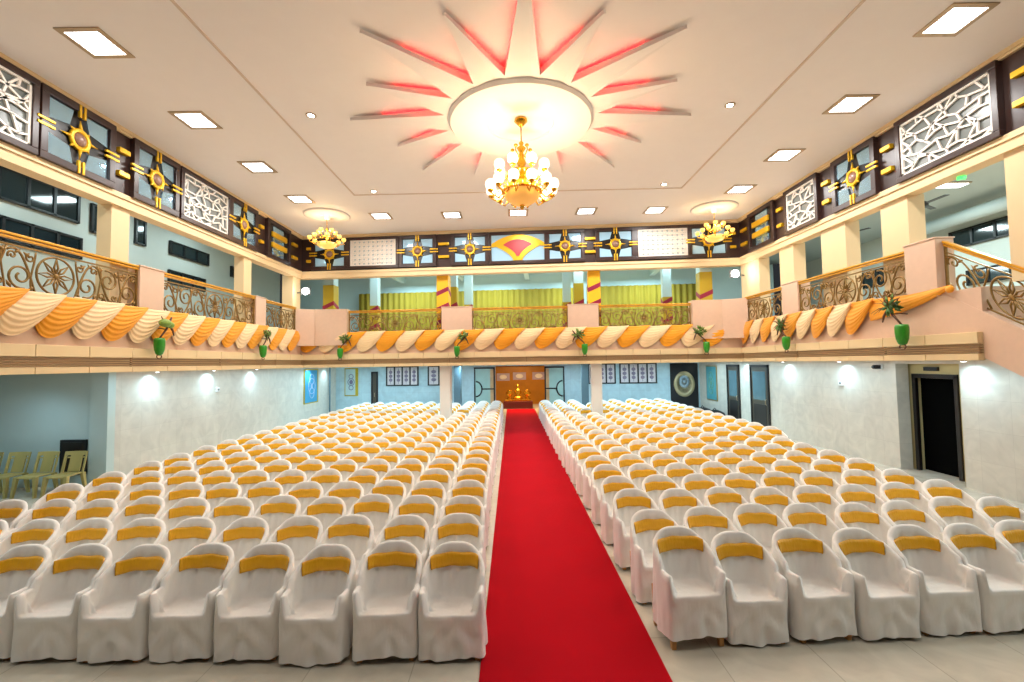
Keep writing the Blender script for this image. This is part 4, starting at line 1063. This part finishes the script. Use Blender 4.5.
def cover(seed, n=84, coarse=False):
    rnd = random.Random(seed); ph = [rnd.uniform(0, 6) for _ in range(8)]
    O = outline(.30, -.285, .2, n); rings = []
    nz = 4 if coarse else 11
    hs = [rimh(*p) for p in O]
    for j in range(nz):                                # outside, floor to rim
        t = j / (nz - 1); ring = []
        for i, (x, y) in enumerate(O):
            th = 2 * PI * i / n; h = hs[i] - .014
            zb = .034 + .012 * math.sin(2 * th + ph[0]) + .008 * math.sin(5 * th + ph[1])
            z = zb + (h - zb) * t
            fl = (1 - t) ** 1.2
            sc = 1 - .02 * t + .0 * fl
            wob = .010 * fl * math.sin(9 * th + ph[2]) + .007 * fl * math.sin(15 * th + ph[3] + 2 * t) + .004 * math.sin(6 * th + 7 * t + ph[4])
            L = math.hypot(x, y) or 1
            # diagonal pulls on the front skirt
            if y < -.22 and abs(x) < .26: wob += .013 * math.sin(8 * (t * 1.2 + abs(x - .05 * math.sin(ph[3])) * 3.4) + ph[5]) * (1 - abs(2 * t - 1)) - .010 * math.sin(PI * t)
            yy = y + (.012 * t if y > .1 else 0)
            ring.append((x * sc + x / L * wob, yy + y / L * wob, z))
        rings.append(ring)
    inner = outline(.225, -.19, .07, n); topin = outline(.248, -.245, .165, n)
    for off, dz in (((.25), -.003), ((.6), 0.0), ((1.0), -.014)):
        rings.append([(O[i][0] * .98 * (1 - off) + topin[i][0] * off, (O[i][1] + (.012 if O[i][1] > .1 else 0)) * (1 - off) + topin[i][1] * off, hs[i] + dz * max(0, min(1, (hs[i] - SEAT) / .1))) for i in range(n)])
    ni = 3 if coarse else 8
    for j in range(1, ni + 1):                         # inside, rim to seat
        t = j / ni; ring = []
        for i in range(n):
            th = 2 * PI * i / n; tt = t
            x = topin[i][0] + (inner[i][0] - topin[i][0]) * tt; y = topin[i][1] + (inner[i][1] - topin[i][1]) * tt
            h = hs[i] - .014 * max(0, min(1, (hs[i] - SEAT) / .1)); z = h + (SEAT - h) * t
            if O[i][1] > 0: y += (.009 * math.sin(34 * x * (1.3 - .6 * t) + 4 * t + ph[6]) + .006 * math.sin(70 * x + 3 * t + ph[7])) * math.sin(PI * t) + .012 * math.sin(PI * t)
            else: x += .011 * math.sin(30 * y + ph[5] + 6 * t) * math.sin(PI * t)
            ring.append((x, y, z))
        rings.append(ring)
    for s_ in ((.75, .35) if not coarse else (.5,)):
        rings.append([(inner[i][0] * s_, -.085 + (inner[i][1] + .085) * s_, SEAT - .012 * (1 - s_) + .004 * math.sin(3 * i * 2 * PI / n + ph[1])) for i in range(n)])
    vs = [p for r in rings for p in r]; fs = []
    for j in range(len(rings) - 1):
        for i in range(n): fs.append((j * n + i, j * n + (i + 1) % n, (j + 1) * n + (i + 1) % n, (j + 1) * n + i))
    fs.append([(len(rings) - 1) * n + i for i in range(n)])
    return vs, fs
def sash(seed, n=84):
    rnd = random.Random(seed + 50); tilt = rnd.uniform(-.03, .03); lift = rnd.uniform(-.012, .012); ph = rnd.uniform(0, 6)
    inner = outline(.225, -.19, .07, n); topin = outline(.248, -.245, .165, n); O = outline(.30, -.25, .2, n)
    idx = [i for i in range(n) if O[i][1] > 0.02 and abs(topin[i][0]) < .236]
    vs = []; fs = []; nzs = 6
    def P(i, z, off):
        h = rimh(*O[i]) - .014; t = max(0, min(1, (h - z) / (h - SEAT)))
        x = topin[i][0] + (inner[i][0] - topin[i][0]) * t; y = topin[i][1] + (inner[i][1] - topin[i][1]) * t
        return (x, y - off, z)
    for s_ in (0, 1):
        for i in idx:
            x = topin[i][0]
            for j in range(nzs):
                v = j / (nzs - 1)
                z = .672 + lift + tilt * x + .118 * v + .004 * math.sin(30 * x + ph) - .012 * (x / .22) ** 2
                off = (.014 + .005 * math.sin(v * PI) + .003 * math.sin(v * 12 + x * 14 + ph)) if s_ == 0 else -.004
                vs.append(P(i, z, off))
    m_ = len(idx)
    for s_ in (0, 1):
        for i in range(m_ - 1):
            for j in range(nzs - 1): a = s_ * m_ * nzs + i * nzs + j; fs.append((a, a + 1, a + nzs + 1, a + nzs))
    o_ = m_ * nzs
    for i in range(m_ - 1):
        for j in (0, nzs - 1): a = i * nzs + j; fs.append((a, a + nzs, a + nzs + o_, a + o_))
    for i in (0, m_ - 1):
        for j in range(nzs - 1): a = i * nzs + j; fs.append((a, a + 1, a + 1 + o_, a + o_))
    return vs, fs
PROTO = []
NV = 5
cover_me = [MB().add(*cover(s), 0, True).mesh('cover', M_cover) for s in range(NV)]
sash_me = [MB().add(*sash(s), 0, True).mesh('sash', M_sash) for s in range(NV)]
leg_me = []
for sx in (-1, 1):
    for sy in (-1, 1):
        b = MB(); x, y = sx * .228, (-.2 if sy < 0 else .16); w1, w2 = .032, .02
        b.add([(x - w1, y - w1, .4), (x + w1, y - w1, .4), (x + w1, y + w1, .4), (x - w1, y + w1, .4), (x - w2, y - w2 + sy * .015, 0), (x + w2, y - w2 + sy * .015, 0), (x + w2, y + w2 + sy * .015, 0), (x - w2, y + w2 + sy * .015, 0)],
              [(0, 1, 2, 3), (7, 6, 5, 4), (0, 4, 5, 1), (1, 5, 6, 2), (2, 6, 7, 3), (3, 7, 4, 0)])
        leg_me.append(b.mesh('leg', M_leg))
def add_chair(x, y, rz, v, label, legs, raise_=0):
    t = thing('covered_chair', label, 'chair', (x, y, 0), rz, 'white covered chairs with yellow sashes')
    c_ = bpy.data.objects.new('cover', cover_me[v]); COL.objects.link(c_); c_.parent = t; c_.location.z = raise_
    s_ = bpy.data.objects.new('sash', sash_me[(v * 3 + int(x * 10)) % NV]); COL.objects.link(s_); s_.parent = t; s_.location.z = raise_
    if legs:
        for m_ in leg_me:
            l_ = bpy.data.objects.new('leg', m_); COL.objects.link(l_); l_.parent = t
    return t
rnd = random.Random(21)
cand = []
NROW = 22
for r_ in range(NROW):
    y = 4.43 + .813 * r_
    for c_ in range(11):
        cand.append(('L', r_, c_, -.60 - (.02 if r_ else -.03) - .018 * min(r_, 6) - .618 * c_, y + .012 * c_))
    nc = 8 if r_ < 9 else 9
    for c_ in range(nc):
        cand.append(('R', r_, c_, 1.65 - .012 * min(r_, 8) + (.622 + .003 * min(r_, 8)) * c_ + (.01 * r_ if c_ > 5 else 0), y + .12 + max(.018, .042 - .004 * r_) * c_ - .006 * r_))
piers_xy = [(-2.47, 17.16), (3.08, 16.7), (-2.57, 21.73), (3.4, 21.23)]
cand = [q_ for q_ in cand if all(abs(q_[3] - a) > .53 or abs(q_[4] - b_) > .5 for a, b_ in piers_xy)]
def inview(x, y):
    s = 456 / y; px_ = 512 + x * s
    return -50 < px_ - (30 if x > 0 else -30) * 0 < 1075
cand = [q_ for q_ in cand if inview(q_[3], q_[4])]
cand.sort(key=lambda q_: q_[4] ** 2 + .2 * q_[3] ** 2)
near, rest = cand[:300], cand[300:]
for blk, r_, c_, x, y in near:
    lab = f'white chair with yellow sash, {ORD[c_]} from the carpet, {ORD[r_]} row from front, {"left" if blk == "L" else "right"} block'
    jx, jy, jr = rnd.uniform(-.012, .012), rnd.uniform(-.03, .03), rnd.uniform(-3, 3)
    up = .075 if (blk == 'R' and r_ == 0 and c_ == 0) else (.02 if rnd.random() < .3 and r_ < 3 else 0)
    tw = (3 if blk == 'R' else 0)
    add_chair(x + jx, y + jy, R(jr + tw), rnd.randrange(NV), lab, r_ < 5 or c_ == 0, up)
# the chairs under the far gallery beyond the three hundredth
big = MB(); cv, cf = cover(77, 36, True); sv, sf = sash(3)
for blk, r_, c_, x, y in rest:
    a = R(rnd.uniform(-4, 4)); ca, sa = math.cos(a), math.sin(a)
    tr = lambda p: (p[0] * ca - p[1] * sa + x, p[0] * sa + p[1] * ca + y, p[2])
    big.add([tr(p) for p in cv], cf, 0, True); big.add([tr(p) for p in sv], sf, 1, True)
o = big.build('covered_chairs', [M_cover, M_sash])
tag(o, 'last rows of white covered chairs with sashes under the far gallery', 'chairs', None, 'stuff')
